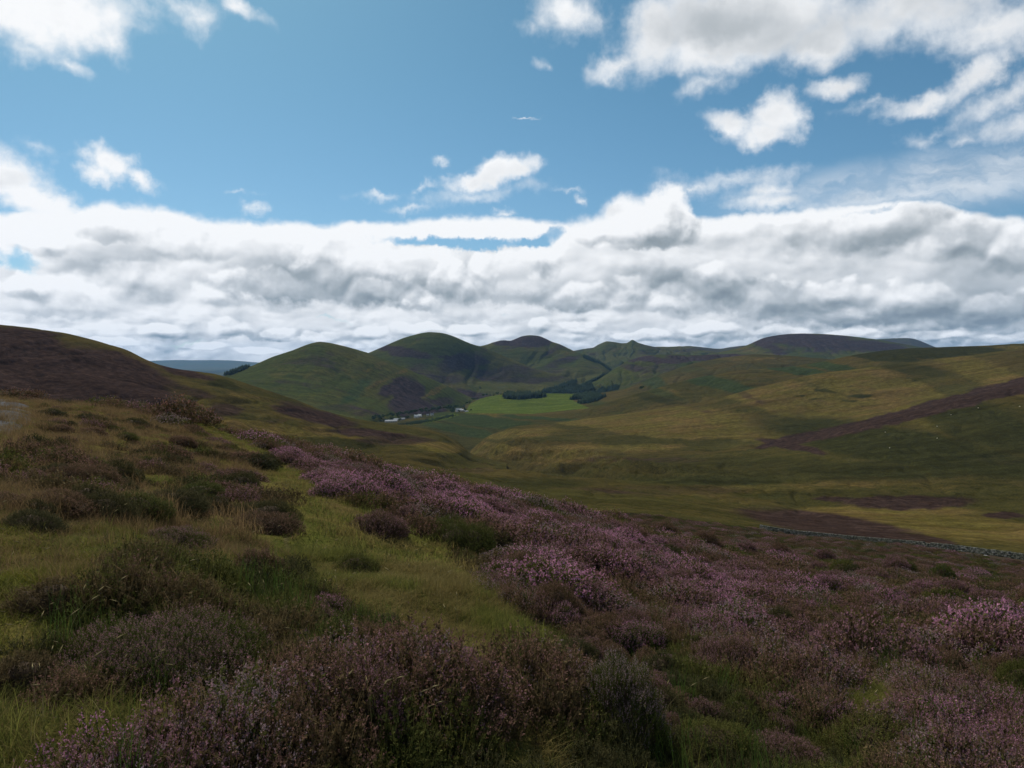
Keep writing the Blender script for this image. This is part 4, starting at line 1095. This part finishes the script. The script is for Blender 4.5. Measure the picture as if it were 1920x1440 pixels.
def scatter(name, pts, idx, scale, coll, label=None, rots=None):
    me = bpy.data.meshes.new(name); me.vertices.add(len(pts)); me.vertices.foreach_set('co', np.asarray(pts, np.float32).ravel())
    rg = np.random.RandomState(len(pts))
    r = np.stack([rg.uniform(-.12, .12, len(pts)), rg.uniform(-.12, .12, len(pts)), rg.uniform(0, 2 * pi, len(pts))], 1).astype(np.float32)
    me.attributes.new('idx', 'INT', 'POINT').data.foreach_set('value', np.asarray(idx, np.int32))
    me.attributes.new('scl', 'FLOAT_VECTOR', 'POINT').data.foreach_set('vector', np.asarray(scale, np.float32).ravel())
    me.attributes.new('rot', 'FLOAT_VECTOR', 'POINT').data.foreach_set('vector', r.ravel())
    o = link(name, me)
    ng = bpy.data.node_groups.new(name, 'GeometryNodeTree')
    ng.interface.new_socket('Geometry', in_out='INPUT', socket_type='NodeSocketGeometry')
    ng.interface.new_socket('Geometry', in_out='OUTPUT', socket_type='NodeSocketGeometry')
    N = ng.nodes; K = ng.links
    gi = N.new('NodeGroupInput'); go = N.new('NodeGroupOutput'); ip = N.new('GeometryNodeInstanceOnPoints')
    ci = N.new('GeometryNodeCollectionInfo'); ci.inputs[0].default_value = coll; ci.inputs[1].default_value = True; ci.inputs[2].default_value = True
    def na(nm, ty):
        n = N.new('GeometryNodeInputNamedAttribute'); n.data_type = ty; n.inputs[0].default_value = nm; return n.outputs[0]
    K.new(gi.outputs[0], ip.inputs['Points']); K.new(ci.outputs[0], ip.inputs['Instance']); ip.inputs['Pick Instance'].default_value = True
    K.new(na('idx', 'INT'), ip.inputs['Instance Index']); K.new(na('rot', 'FLOAT_VECTOR'), ip.inputs['Rotation']); K.new(na('scl', 'FLOAT_VECTOR'), ip.inputs['Scale'])
    K.new(ip.outputs[0], go.inputs[0])
    md = o.modifiers.new('scatter', 'NODES'); md.node_group = ng
    o['kind'] = 'stuff'
    if label: o['label'] = label
    return o
def field(n, d0, d1, px0, px1, seed):
    """n random points between two depths, even over the ground"""
    rg = np.random.RandomState(seed)
    d = np.sqrt(rg.uniform(d0 * d0, d1 * d1, n)); px = rg.uniform(px0, px1, n); x = img_x(px) * d
    z = ground_h(x, d); py = HY - F * z / d
    lane, left, bot, knob = zone(px, py)
    return x, d, z, px, py, lane, left, bot, knob, rg

HC_N, HC_M, HC_F = [], [], []
hm = [(M_HGREEN, M_PINK), (M_HBROWN, M_MAUVE), (M_HGREEN, M_LILAC), (M_HBROWN, M_RUST), (M_HGREEN,), (M_HDARK,), (M_HBROWN,)]
for i, mm in enumerate(hm):
    HC_N.append(tuft_mesh('heather_tuft', 50 + i, .20, .19, 130, 7, .0100, 9, .0076, .085, list(mm)))
    HC_M.append(tuft_mesh('heather_tuft', 60 + i, .40, .27, 230, 6, .022, 5, .018, .13, list(mm)))
    HC_F.append(tuft_mesh('heather_tuft', 70 + i, .80, .38, 230, 5, .052, 3, .042, .28, list(mm)))
CN, CM, CF = proto_collection('heather_near', HC_N), proto_collection('heather_mid', HC_M), proto_collection('heather_far', HC_F)
def heather_idx(px, py, x, y, rg):
    """which kind of heather grows where: drifts a few metres across"""
    n = fbm(x / 2.6 + 2, y / 2.6, 3, .6) + rg.normal(0, .14, len(px))
    m = 1.25 * fbm(x / 9.0 + 7, y / 9.0 + 3, 3, .6)
    band = np.exp(-((py - np.interp(px, [480, 700, 1000, 1250, 1500, 1920], [850, 905, 985, 1085, 1200, 1300])) / 60) ** 2)
    v = n * .55 + m * .6 + hummock(x, y) * .85 + band * .30 - .02
    v = v - .09 + .20 * (1 - sstep(y, 8, 13)) * (px > 1000) - .11 * sstep(y, 14, 40)
    k = np.select([v > .44, v > .24, v > .17, v > .03, v > -.13, v > -.33], [0, 1, 2, 3, 6, 4], 5)
    return k
def scat_heather(name, n, d0, d1, coll, s, seed, zs=1.0):
    x, y, z, px, py, lane, left, bot, knob, rg = field(n, d0, d1, -150, 2080, seed)
    far_ok = y < np.interp(px, [1000, 1425, 1440, 1560, 1700, 1800, 1920, 2060], [300, 222, 217, 198, 175, 159, 143, 129])
    rough = left & ~lane & (fbm(x / 1.3 + 31, y / 1.3, 3) + .35 * fbm(x / 5 + 3, y / 5, 2) > .16) & ((px > 75) | (py > 835))     # ragged heather in the grass on the left
    ok = (~(lane | left | bot | knob) | rough) & far_ok
    # some grass shows between the bushes
    ok &= (hummock(x, y) > -.30) | (y > 40) | rough
    sc = rg.uniform(.65, 1.3, len(x)) * s * (1 + 1.5 * np.clip(hummock(x, y), -.42, .7))
    k = heather_idx(px, py, x, y, rg)
    k = np.where(rough, rg.choice([3, 5, 6, 4, 1], len(x), p=[.30, .22, .22, .18, .08]), k); sc = np.where(rough, sc * np.where(y > 30, .42, .72), sc)
    S3 = np.stack([sc, sc, sc * zs * rg.uniform(.7, 1.35, len(x))], 1)
    P = np.stack([x, y, z - .03], 1)
    return scatter(name, P[ok], k[ok], S3[ok], coll)
scat_heather('heather_cover', 8600, 1.9, 9.5, CN, 1.0, 101)
scat_heather('heather_cover', 16000, 9, 34, CM, 1.0, 102)
scat_heather('heather_cover', 26000, 32, 225, CF, 1.15, 103)

gm = [(M_GRASS, 30, .08, .065, .0040, 1.0), (M_GRASS, 28, .08, .10, .0040, 1.0), (M_DRY, 26, .08, .095, .0034, 1.1), (M_TAWNY, 20, .08, .15, .0028, .8), (M_MOSS, 40, .09, .045, .006, .9), (M_RUSH, 26, .07, .24, .0038, .35)]
GN_, GM_ = [], []
for i, (m, n, r, h, w, le) in enumerate(gm):
    rg = np.random.RandomState(80 + i)
    V, Fc = blades(rg, n, r, h, w, le, 3); GN_.append(mesh_from('grass_tuft', V, Fc, m))
    V, Fc = blades(rg, 70, .26, h * 1.25, w * 2.6, le, 2); GM_.append(mesh_from('grass_tuft', V, Fc, m))
V, Fc = blades(np.random.RandomState(90), 3, .05, .27, .0020, .75, 4, head=True); GN_.append(mesh_from('grass_stalk', V, Fc, M_STRAW))
V, Fc = blades(np.random.RandomState(91), 14, .30, .34, .0045, .55, 3, head=True); GM_.append(mesh_from('grass_stalk', V, Fc, M_TAWNY))
GNC, GMC = proto_collection('grass_near', GN_), proto_collection('grass_mid', GM_)
def scat_grass(name, n, d0, d1, coll, s, seed):
    x, y, z, px, py, lane, left, bot, knob, rg = field(n, d0, d1, -150, 2080, seed)
    grass = lane | left | bot | knob
    thin = rg.uniform(0, 1, len(x)) < .055
    ok = grass | thin
    m = fbm(x / 1.6 + 4, y / 1.6, 3, .6) + rg.normal(0, .16, len(x)); m2 = fbm(x / 4 + 14, y / 4, 3, .6)
    k = np.select([m > .30, m > .05, m > -.15, m > -.32], [3, 2, 0, 1], 0)
    tawny = left & (m2 + rg.normal(0, .15, len(x)) + np.clip((1000 - py) / 400, -.3, .5) > .02)
    k = np.where(tawny & (rg.uniform(0, 1, len(x)) < .75), 3, k)
    k = np.where(bot | knob, rg.choice([0, 1, 1, 2], len(x)), k)
    mossy = left & (py > 960) & (m2 < .05) & (rg.uniform(0, 1, len(x)) < .55)
    k = np.where(mossy, 4, k)
    k = np.where(lane & (k == 3), 2, k)
    k = np.where(~grass, rg.choice([1, 2, 5, 1], len(x)), k)
    rush = np.hypot((px - 540) / 22, (py - 975) / 16) < 1
    k = np.where(rush, 5, k)
    stalk = rg.uniform(0, 1, len(x)) < .006
    k = np.where(stalk, 6, k)
    # the trodden line of the footpath
    path = np.abs(px - np.interp(py, [840, 930, 1010, 1080, 1150, 1250, 1440], [455, 500, 535, 560, 615, 740, 985])) < np.interp(py, [840, 1440], [4, 22])
    sc = rg.uniform(.6, 1.35, len(x)) * s * np.where(path & grass, .38, 1.0)
    S3 = np.stack([sc, sc, sc * rg.uniform(.7, 1.3, len(x)) * (1 + .9 * np.clip(fbm(x / .9, y / .9, 3), -.4, .8))], 1)
    return scatter(name, np.stack([x, y, z], 1)[ok], k[ok], S3[ok], coll)
scat_grass('grass', 26000, 1.9, 9.5, GNC, 1.1, 111)
scat_grass('grass', 34000, 9, 60, GMC, 1.0, 112)
# straw stalks leaning out of the heather close by
def stalks():
    rg = np.random.RandomState(77)
    px = np.concatenate([rg.uniform(20, 900, 34), rg.uniform(900, 1900, 14)]); py = rg.uniform(1090, 1440, len(px))
    P = np.array([at(a, b) for a, b in zip(px, py)])
    P[:, 2] += .10
    scatter('grass', P, np.full(len(P), 6), np.repeat(rg.uniform(.7, 1.3, len(P))[:, None], 3, 1), GNC)
stalks()

# ================================================================== dry stone wall
def stone_mat():
    m, g = new_mat('field_stone')
    geo = g.n.new('ShaderNodeNewGeometry'); P = geo.outputs['Position']; isl = geo.outputs['Random Per Island']
    n = g.noise(P, 7.0, 5, .65)
    c = g.mix(g.ss(isl, .1, .9), (.030, .032, .027), (.085, .086, .076))
    c = g.mix(g.ss(n, .52, .66), c, (.10, .11, .06))
    c = g.mix(g.ss(g.m('FRACT', g.m('MULTIPLY', isl, 5.3)), .80, .86), c, (.12, .12, .112))
    finish(g, c, .9, n, .05)
    return m
M_STONE = stone_mat()
def build_wall():
    rg = np.random.RandomState(8)
    ctl = [(1425, 229), (1440, 224), (1560, 205), (1700, 183), (1800, 168), (1920, 152), (2060, 138), (2250, 122)]
    W = np.array([(img_x(p) * d, d) for p, d in ctl])
    seg = np.hypot(*np.diff(W, axis=0).T); cum = np.concatenate([[0], np.cumsum(seg)])
    def p_at(s): return np.interp(s, cum, W[:, 0]), np.interp(s, cum, W[:, 1])
    cube = np.array([(-1,-1,-1),(1,-1,-1),(1,1,-1),(-1,1,-1),(-1,-1,1),(1,-1,1),(1,1,1),(-1,1,1)]) * .5
    cf = np.array([(0,3,2),(0,2,1),(4,5,6),(4,6,7),(0,1,5),(0,5,4),(1,2,6),(1,6,5),(2,3,7),(2,7,6),(3,0,4),(3,4,7)])
    Vc, Fc, Vt, Ft = [], [], [], []
    x0, y0 = p_at(cum[-1] * .5); base = np.array([x0, y0, float(ground_h(x0, y0))])
    for row in range(5):
        s = rg.uniform(0, .3); zc = .12 + row * .23
        while s < cum[-1]:
            ln = rg.uniform(.28, .62) if row < 4 else rg.uniform(.16, .30)
            gap = fbm(np.array([s / 6.0]), np.array([2.2]), 2)[0]
            hgt = 1.18 + .30 * gap
            if zc > hgt and rg.uniform() < .85: s += ln; continue
            x, y = p_at(s + ln / 2); xb, yb = p_at(s + ln / 2 + .5); a = atan2(yb - y, xb - x) + rg.uniform(-.08, .08)
            g0 = float(ground_h(x, y))
            wd = (.62 - row * .06) * rg.uniform(.8, 1.15); hh = .25 * rg.uniform(.8, 1.2) if row < 4 else rg.uniform(.26, .40)
            c = cube * (1 + rg.uniform(-.22, .22, (8, 3))) * [ln, wd, hh]
            t = rg.uniform(-.25, .25); c = c @ np.array([[cos(t), 0, -sin(t)], [0, 1, 0], [sin(t), 0, cos(t)]])
            r = np.stack([c[:, 0] * cos(a) - c[:, 1] * sin(a), c[:, 0] * sin(a) + c[:, 1] * cos(a), c[:, 2]], 1) + [x, y, g0 + zc] - base
            V_, F_ = (Vc, Fc) if row < 4 else (Vt, Ft)
            F_.append(cf + 8 * len(V_)); V_.append(r); s += ln
    e = empty('dry_stone_wall', tuple(base))
    tag(e, 'long low grey dry stone wall crossing the moor below the heather slope', 'wall')
    o = link('wall_stones', mesh_from('wall_stones', np.concatenate(Vc), np.concatenate(Fc), M_STONE), e); o['kind'] = 'stuff'
    o = link('coping_stones', mesh_from('coping_stones', np.concatenate(Vt), np.concatenate(Ft), M_STONE), e); o['kind'] = 'stuff'
build_wall()

# ================================================================== road at the left edge
def build_road():
    m, g = new_mat('gravel_road'); geo = g.n.new('ShaderNodeNewGeometry'); P = geo.outputs['Position']
    n = g.noise(P, 30.0, 5, .7); n2 = g.noise(P, 1.2, 3, .6)
    c = g.mix(g.ss(n, .3, .7), (.055, .054, .054), (.095, .092, .092)); c = g.v('SCALE', c, None, g.lin(n2, .3, .7, .8, 1.15))
    finish(g, c, .9, n, .02)
    ctl = [at(-420, 850), at(-180, 812), at(-42, 785), at(-8, 767), at(-20, 753), at(-70, 745), at(-180, 742)]
    P_ = np.array([(a, b) for a, b, _ in ctl])
    t = np.linspace(0, len(P_) - 1, 70); X = np.interp(t, range(len(P_)), P_[:, 0]); Y = np.interp(t, range(len(P_)), P_[:, 1])
    X = smooth1(X, 4); Y = smooth1(Y, 4)
    dx = np.gradient(X); dy = np.gradient(Y); l = np.hypot(dx, dy); nx, ny = -dy / l, dx / l
    w = 1.25 + .12 * fbm(t * .9, t * 0 + 1, 2)
    off = np.linspace(-1, 1, 7)
    gx = X[:, None] + nx[:, None] * off * w[:, None]; gy = Y[:, None] + ny[:, None] * off * w[:, None]
    gz = ground_h(gx, gy) + .06 - .05 * np.abs(off) ** 6
    o = grid_mesh('road', gx, gy, gz, m)
build_road()

# ================================================================== trees
M_NEEDLE = leaf_mat('conifer_needles', (.012, .024, .012), (.026, .044, .020), tr=0)
M_LEAF = leaf_mat('tree_leaves', (.018, .034, .012), (.045, .070, .022), tr=.1)
M_BARK = plain('bark', (.07, .05, .035), .9)
def conifer_mesh(seed, h=1.0, n=110):
    rg = np.random.RandomState(seed); P, A, B, S_ = [], [], [], []
    t = rg.uniform(.06, 1, n); a = rg.uniform(0, 2 * pi, n); r = .24 * (1 - t) ** .8 * rg.uniform(.4, 1.1, n) + .01
    P = np.stack([r * np.cos(a), r * np.sin(a), t], 1); out = np.stack([np.cos(a), np.sin(a), -.35 + 0 * a], 1)
    A = norm(np.cross(out, [0, 0, 1.])); v, f = tri_cloud(P, A, norm(out + rg.normal(size=(n, 3)) * .2), .17 * (1.15 - t), rg, 1.0)
    # solid inner cone
    k = 7; ca = np.arange(k) / k * 2 * pi; cone = np.concatenate([np.stack([.15 * np.cos(ca), .15 * np.sin(ca), 0 * ca + .05], 1), [[0, 0, 1.0]]])
    cf = np.array([(i, (i + 1) % k, k) for i in range(k)])
    return mesh_from('crown', np.concatenate([v, cone]), np.concatenate([f, cf + len(v)]), M_NEEDLE)
def broad_mesh(seed, n=240):
    rg = np.random.RandomState(seed); lobes = rg.uniform(-1, 1, (7, 3)) * [.26, .26, .20] + [0, 0, .62]
    L_ = lobes[rg.randint(0, 7, n)]; u = norm(rg.normal(size=(n, 3))); P = L_ + u * rg.uniform(.1, .24, n)[:, None] * [1, 1, .85]
    A = norm(np.cross(u, rg.normal(size=(n, 3)))); v, f = tri_cloud(P, A, norm(np.cross(A, u) + u * .3), rg.uniform(.08, .16, n), rg, 1.0)
    return mesh_from('crown', v, f, M_LEAF)
def trunk_mesh(r=.022, h=.5):
    k = 6; ca = np.arange(k) / k * 2 * pi
    v = np.concatenate([np.stack([r * np.cos(ca), r * np.sin(ca), 0 * ca - .05], 1), np.stack([r * .5 * np.cos(ca), r * .5 * np.sin(ca), 0 * ca + h], 1)])
    f = np.array([(i, (i + 1) % k, k + (i + 1) % k, k + i) for i in range(k)])
    return mesh_from('trunk', v, f, M_BARK)
CON = [conifer_mesh(i) for i in range(4)]; BRO = [broad_mesh(20 + i) for i in range(4)]; TRK = trunk_mesh()
rt = random.Random(9)
def put_tree(surf, px, py, h, kind, label, group):
    x, d, z = pick_first(surf, px, py) if isinstance(surf, tuple) else pick(surf, px, py)
    e = empty('conifer_tree' if kind == 'c' else 'broadleaf_tree', (x, d, z - .3), rt.uniform(0, 6.28), (h * rt.uniform(.95, 1.2), h * rt.uniform(.95, 1.2), h))
    link('crown', rt.choice(CON if kind == 'c' else BRO), e); link('trunk', TRK, e)
    tag(e, label, 'tree', group)
# row along the left edge of the bright pasture
for i in range(16):
    t = i / 15; px = 868 + 95 * t ** 1.1; py = float(np.interp(px, [868, 880, 905, 930, 965], [769, 758, 746, 740, 737])) + rt.uniform(-1, .5)
    put_tree('pasture', px - 3, py, rt.uniform(9, 14), 'b' if rt.random() < .6 else 'c', 'dark tree in the row along the left edge of the bright pasture', 'trees along the pasture edge')
for px, py, h, k, lab in [(845, 770, 17, 'b', 'tall dark tree standing left of the pale farmhouse'), (850, 771, 20, 'c', 'tallest dark conifer beside the pale farmhouse'),
        (856, 768, 14, 'b', 'dark round tree touching the farmhouse roof'), (848, 776, 12, 'b', 'lower dark tree below the tall one at the farm'),
        (872, 771, 9, 'b', 'small dark tree at the right corner of the farmyard'), (883, 771, 6, 'b', 'small round bush tree on the pasture beside the farm'),
        (861, 774, 8, 'b', 'small dark tree in front of the farmhouse')]:
    put_tree('pasture', px, py, h, k, lab, 'trees round the farm')
for i in range(34):
    px = 700 + 145 * (i / 33) + rt.uniform(-2, 2); py = float(np.interp(px, [700, 730, 780, 845], [789, 784, 777, 768])) + rt.uniform(-1, 1)
    put_tree(('pasture', 'green'), px, py, rt.uniform(8, 14), 'b', 'dark tree in the belt behind the white cottages', 'trees behind the cottages')
for px, py, h in [(735, 790, 9), (750, 790, 8), (764, 786, 9), (700, 790, 11), (712, 790, 10), (724, 792, 9)]:
    put_tree(('pasture', 'green'), px, py, h, 'b', 'low dark tree among the grey roofed sheds at the valley foot', 'trees by the sheds')
put_tree('ridge', 1204, 732, 13, 'b', 'single dark tree alone on the green slope right of the conifer plantation', None)
put_tree('big', 900, 729, 13, 'c', 'single dark conifer on the foot of the big hill, left of the pasture', None)
# the plantations: seen as dark masses
def wood(name, label, places, n, hh, seed, coll=[None]):
    rg = np.random.RandomState(seed)
    if coll[0] is None:
        trees = []
        for c in CON:
            trees.append(c)
        coll[0] = proto_collection('plantation_tree', trees)
    P = []
    while len(P) < n:
        surf, poly = places[rg.randint(len(places))]
        xs = [a for a, _ in poly]; ys = [b for _, b in poly]
        px, py = rg.uniform(min(xs), max(xs)), rg.uniform(min(ys), max(ys))
        if in_poly(np.array([px]), np.array([py]), poly)[0]:
            x, d, z = pick(surf, px, py); P.append((x + rg.uniform(-6, 6), d + rg.uniform(-8, 8), z - .6))
    sc = rg.uniform(.75, 1.2, n) * hh
    scatter(name, np.array(P), rg.randint(0, 4, n), np.stack([sc * 1.3, sc * 1.3, sc], 1), coll[0], label)
wood('conifer_wood', 'dark conifer clump in the middle of the bright pasture', [('pasture', [(943, 744), (950, 741.5), (985, 740), (1018, 741), (1022, 744), (1010, 747), (980, 749), (948, 748.5)])], 330, 15, 1)
wood('conifer_wood', 'dark conifer plantation climbing the hill foot behind the pasture', [('big', [(1005, 737), (1040, 727), (1060, 719), (1082, 713), (1082, 738), (1050, 739)]), ('brown', [(1080, 714), (1092, 707), (1112, 702), (1134, 697), (1137, 702), (1120, 708), (1105, 716), (1112, 722), (1111, 734), (1080, 738)])], 900, 13, 2)
wood('conifer_wood', 'dark plantation in two blocks right of the bright pasture', [('brown', [(1085, 741), (1118, 735), (1128, 729), (1160, 724), (1162, 731), (1140, 742), (1090, 744)]), ('pasture', [(1070, 750), (1080, 742), (1120, 742), (1135, 744), (1122, 751), (1100, 757), (1087, 757), (1098, 749)])], 700, 12, 3)
wood('conifer_wood', 'thin dark plantation strip under the twin peaks', [('dark', [(1092, 668), (1108, 671), (1135, 679), (1150, 685), (1140, 687), (1115, 680), (1098, 673)])], 260, 14, 4)
wood('conifer_wood', 'dark wood at the left foot of the rounded green hill', [('green', [(422, 702), (440, 695), (462, 687), (466, 690), (445, 699), (428, 704)])], 200, 12, 5)
wood('hedge', 'dark hedge line below the cottages and the narrow field', [('pasture', [(742, 796), (790, 790), (850, 778), (852, 781), (795, 794), (748, 799)])], 260, 5, 6)

# ================================================================== farm and cottages
M_WHITE = plain('white_harling', (.62, .61, .58), .9, .06)
M_GREYW = plain('grey_stone_wall', (.36, .35, .33), .9, .15)
M_SLATE = plain('slate_roof', (.16, .17, .19), .7, .15)
M_TIN = plain('pale_tin_roof', (.27, .28, .285), .5, .08)
M_PANE = plain('window_pane', (.03, .04, .05), .15, .05)
def boxmesh(bm, x0, x1, y0, y1, z0, z1):
    v = [bm.verts.new(c) for c in [(x0,y0,z0),(x1,y0,z0),(x1,y1,z0),(x0,y1,z0),(x0,y0,z1),(x1,y0,z1),(x1,y1,z1),(x0,y1,z1)]]
    for f in [(0,3,2,1),(4,5,6,7),(0,1,5,4),(1,2,6,5),(2,3,7,6),(3,0,4,7)]: bm.faces.new([v[i] for i in f])
def bmlink(name, bm, mat, parent):
    me = bpy.data.meshes.new(name); bm.to_mesh(me); bm.free(); me.materials.append(mat); return link(name, me, parent)
def house(px, py, l, w, h, rh, rz, wallm, roofm, label, chim=True, wins=2, name='cottage', cat='house'):
    x, d, z = pick('pasture', px, py)
    e = empty(name, (x, d, z - .4), rz); tag(e, label, cat)
    bm = bmesh.new()
    a, b = l / 2, w / 2
    v = [bm.verts.new(c) for c in [(-a,-b,0),(a,-b,0),(a,b,0),(-a,b,0),(-a,-b,h),(a,-b,h),(a,b,h),(-a,b,h),(-a,0,h+rh),(a,0,h+rh)]]
    for f in [(0,1,5,4),(2,3,7,6),(3,2,1,0),(0,4,8,7,3),(1,2,6,9,5)]: bm.faces.new([v[i] for i in f])
    bmlink('wall', bm, wallm, e)
    bm = bmesh.new(); t = .18; o_ = .35
    for s in (-1, 1):
        q = [(-a-o_, s*(b+o_), h-o_*rh/b+.05), (a+o_, s*(b+o_), h-o_*rh/b+.05), (a+o_, 0, h+rh+.05), (-a-o_, 0, h+rh+.05)]
        lo = [bm.verts.new(c) for c in q]; up = [bm.verts.new((c[0], c[1], c[2]+t)) for c in q]
        for i in range(4): bm.faces.new([lo[i], lo[(i+1)%4], up[(i+1)%4], up[i]])
        bm.faces.new(up); bm.faces.new(lo[::-1])
    r = bmlink('roof', bm, roofm, e)
    if chim:
        for s in (-1, 1):
            bm = bmesh.new(); boxmesh(bm, s*(a-.5)-.35, s*(a-.5)+.35, -.4, .4, h+rh-.5, h+rh+1.0); bmlink('chimney', bm, wallm, r)
    for i in range(wins):
        xx = -a + l * (i + .5) / max(wins, 1)
        bm = bmesh.new(); boxmesh(bm, xx-.5, xx+.5, -b-.04, -b+.1, h*.35, h*.8); bmlink('window', bm, M_PANE, e)
    bm = bmesh.new(); boxmesh(bm, a*.0-.45, a*.0+.45, -b-.05, -b+.1, .2, 2.3); bmlink('door', bm, M_SLATE, e)
house(780, 783.5, 9, 6.5, 4.6, 3.0, .35, M_WHITE, M_WHITE, 'left of the two bright white cottages at the valley foot')
house(787, 782.5, 9, 6.5, 4.8, 3.0, -.25, M_WHITE, M_WHITE, 'right of the two bright white cottages at the valley foot')
house(802, 780.5, 6, 5, 3.4, 2.0, .1, M_GREYW, M_TIN, 'small grey cottage with a pale roof right of the white pair')
house(810, 779.0, 7, 5, 3.6, 2.2, .3, M_WHITE, M_SLATE, 'small white cottage furthest right in the cottage row')
house(733, 791.5, 26, 11, 3.0, 2.6, .35, M_GREYW, M_TIN, 'long shed with a pale metal roof, lowest at the valley foot', False, 5, 'shed', 'shed')
house(744, 788.5, 16, 9, 3.0, 2.4, .35, M_GREYW, M_TIN, 'middle shed with a pale roof behind the long shed', False, 3, 'shed', 'shed')
house(755, 787.5, 10, 7, 3.2, 2.2, .2, M_GREYW, M_TIN, 'short grey shed between the long sheds and the white cottages', False, 2, 'shed', 'shed')
house(860, 771.5, 14, 8, 4.6, 3.4, .25, M_WHITE, M_TIN, 'pale farmhouse under dark trees at the corner of the bright pasture', True, 4, 'farmhouse', 'house')
house(866, 771.0, 12, 7, 3.2, 2.6, -.5, M_GREYW, M_TIN, 'low pale barn joined to the right of the farmhouse', False, 2, 'barn', 'barn')
house(874, 772.5, 12, 5, 2.2, 1.2, .9, M_GREYW, M_TIN, 'low grey outbuilding on the track right of the farm', False, 2, 'outbuilding', 'barn')

# ================================================================== sheep
M_WOOL = plain('wool', (.45, .43, .37), .95, .1, 8.0)
M_FACE = plain('sheep_face', (.05, .045, .04), .8)
def sheep_mesh():
    me = bpy.data.meshes.new('sheep_body'); bm = bmesh.new()
    P = [(0,0,.62),(.32,0,.64),(-.34,0,.62),(.52,0,.62),(.66,0,.48),(.74,0,.36),
         (.30,.13,.40),(.30,.13,.0),(.30,-.13,.40),(.33,-.13,.0),(-.34,.13,.40),(-.36,.13,.0),(-.34,-.13,.40),(-.33,-.13,.0),(-.47,0,.55)]
    R = [.25,.23,.24,.14,.09,.06,.07,.028,.07,.028,.08,.028,.08,.028,.10]
    E = [(0,1),(0,2),(1,3),(3,4),(4,5),(1,6),(6,7),(1,8),(8,9),(2,10),(10,11),(2,12),(12,13),(2,14)]
    vs = [bm.verts.new(p) for p in P]
    for a, b in E: bm.edges.new((vs[a], vs[b]))
    bm.to_mesh(me); bm.free(); me.materials.append(M_WOOL)
    o = bpy.data.objects.new('sheep_body', me); COL.objects.link(o)
    sk = o.modifiers.new('skin', 'SKIN'); me.skin_vertices[0].data[0].use_root = True
    for i, r in enumerate(R): me.skin_vertices[0].data[i].radius = (r, r)
    o.modifiers.new('sub', 'SUBSURF').levels = 1
    dg = bpy.context.evaluated_depsgraph_get(); out = bpy.data.meshes.new_from_object(o.evaluated_get(dg))
    bpy.data.objects.remove(o); out.name = 'sheep'
    out.materials.clear(); out.materials.append(M_WOOL); out.materials.append(M_FACE)
    for p in out.polygons:
        c = p.center; p.material_index = 1 if (c.x > .60 or c.z < .26) else 0
        p.use_smooth = True
    return out
SHEEP = sheep_mesh()
for px, py, rz, lab in [(1783, 779, .4, 'white sheep grazing below the purple heather strip, second from the right'), (1757, 801, 2.6, 'white sheep lowest of the three grazing below the heather strip near the right edge'),
        (1668, 842, 1.0, 'lone white sheep on the dark slope left of the others'), (1660, 812, 3.3, 'white sheep nearest to the middle of the heather strip'),
        (1834, 767, .2, 'white sheep highest on the dark slope near the right edge'), (1912, 764, 2.0, 'white sheep cut close to the right edge of the view'), (1757, 824, .8, 'white sheep alone under the pair on the dark slope')]:
    x, d, z = pick('moor', px, py)
    o = link('sheep', SHEEP, None, (x, d, z)); o.rotation_euler = (0, 0, rz); o.scale = (1.0, 1.0, 1.0); tag(o, lab, 'sheep', 'sheep on the far slope')
x, d, z = pick('left', 583, 835)
o = link('sheep', SHEEP, None, (x, d, z)); o.rotation_euler = (0, 0, .5); tag(o, 'lone white sheep on the green valley side just above the heather skyline', 'sheep')

# ================================================================== air
def build_haze():
    bm = bmesh.new()
    x0, x1, y0, y1, z0, z1 = -32000, 32000, -1500, 24500, -900, 700
    v = [bm.verts.new(c) for c in [(x0,y0,z0),(x1,y0,z0),(x1,y1,z0),(x0,y1,z0),(x0,y0,z1),(x1,y0,z1),(x1,y1,z1),(x0,y1,z1)]]
    for f in [(0,3,2,1),(4,5,6,7),(0,1,5,4),(1,2,6,5),(2,3,7,6),(3,0,4,7)]: bm.faces.new([v[i] for i in f])
    me = bpy.data.meshes.new('haze'); bm.to_mesh(me); bm.free()
    m = bpy.data.materials.new('haze'); m.use_nodes = True; nt = m.node_tree; nt.nodes.clear()
    pv = nt.nodes.new('ShaderNodeVolumePrincipled'); out = nt.nodes.new('ShaderNodeOutputMaterial')
    pv.inputs['Color'].default_value = (.30, .58, 1.0, 1)
    pv.inputs['Density'].default_value = HAZE
    pv.inputs['Anisotropy'].default_value = 0.1
    nt.links.new(pv.outputs[0], out.inputs['Volume'])
    me.materials.append(m)
    o = bpy.data.objects.new('haze', me); COL.objects.link(o); o['kind'] = 'stuff'
HAZE = 1.9e-5
build_haze()
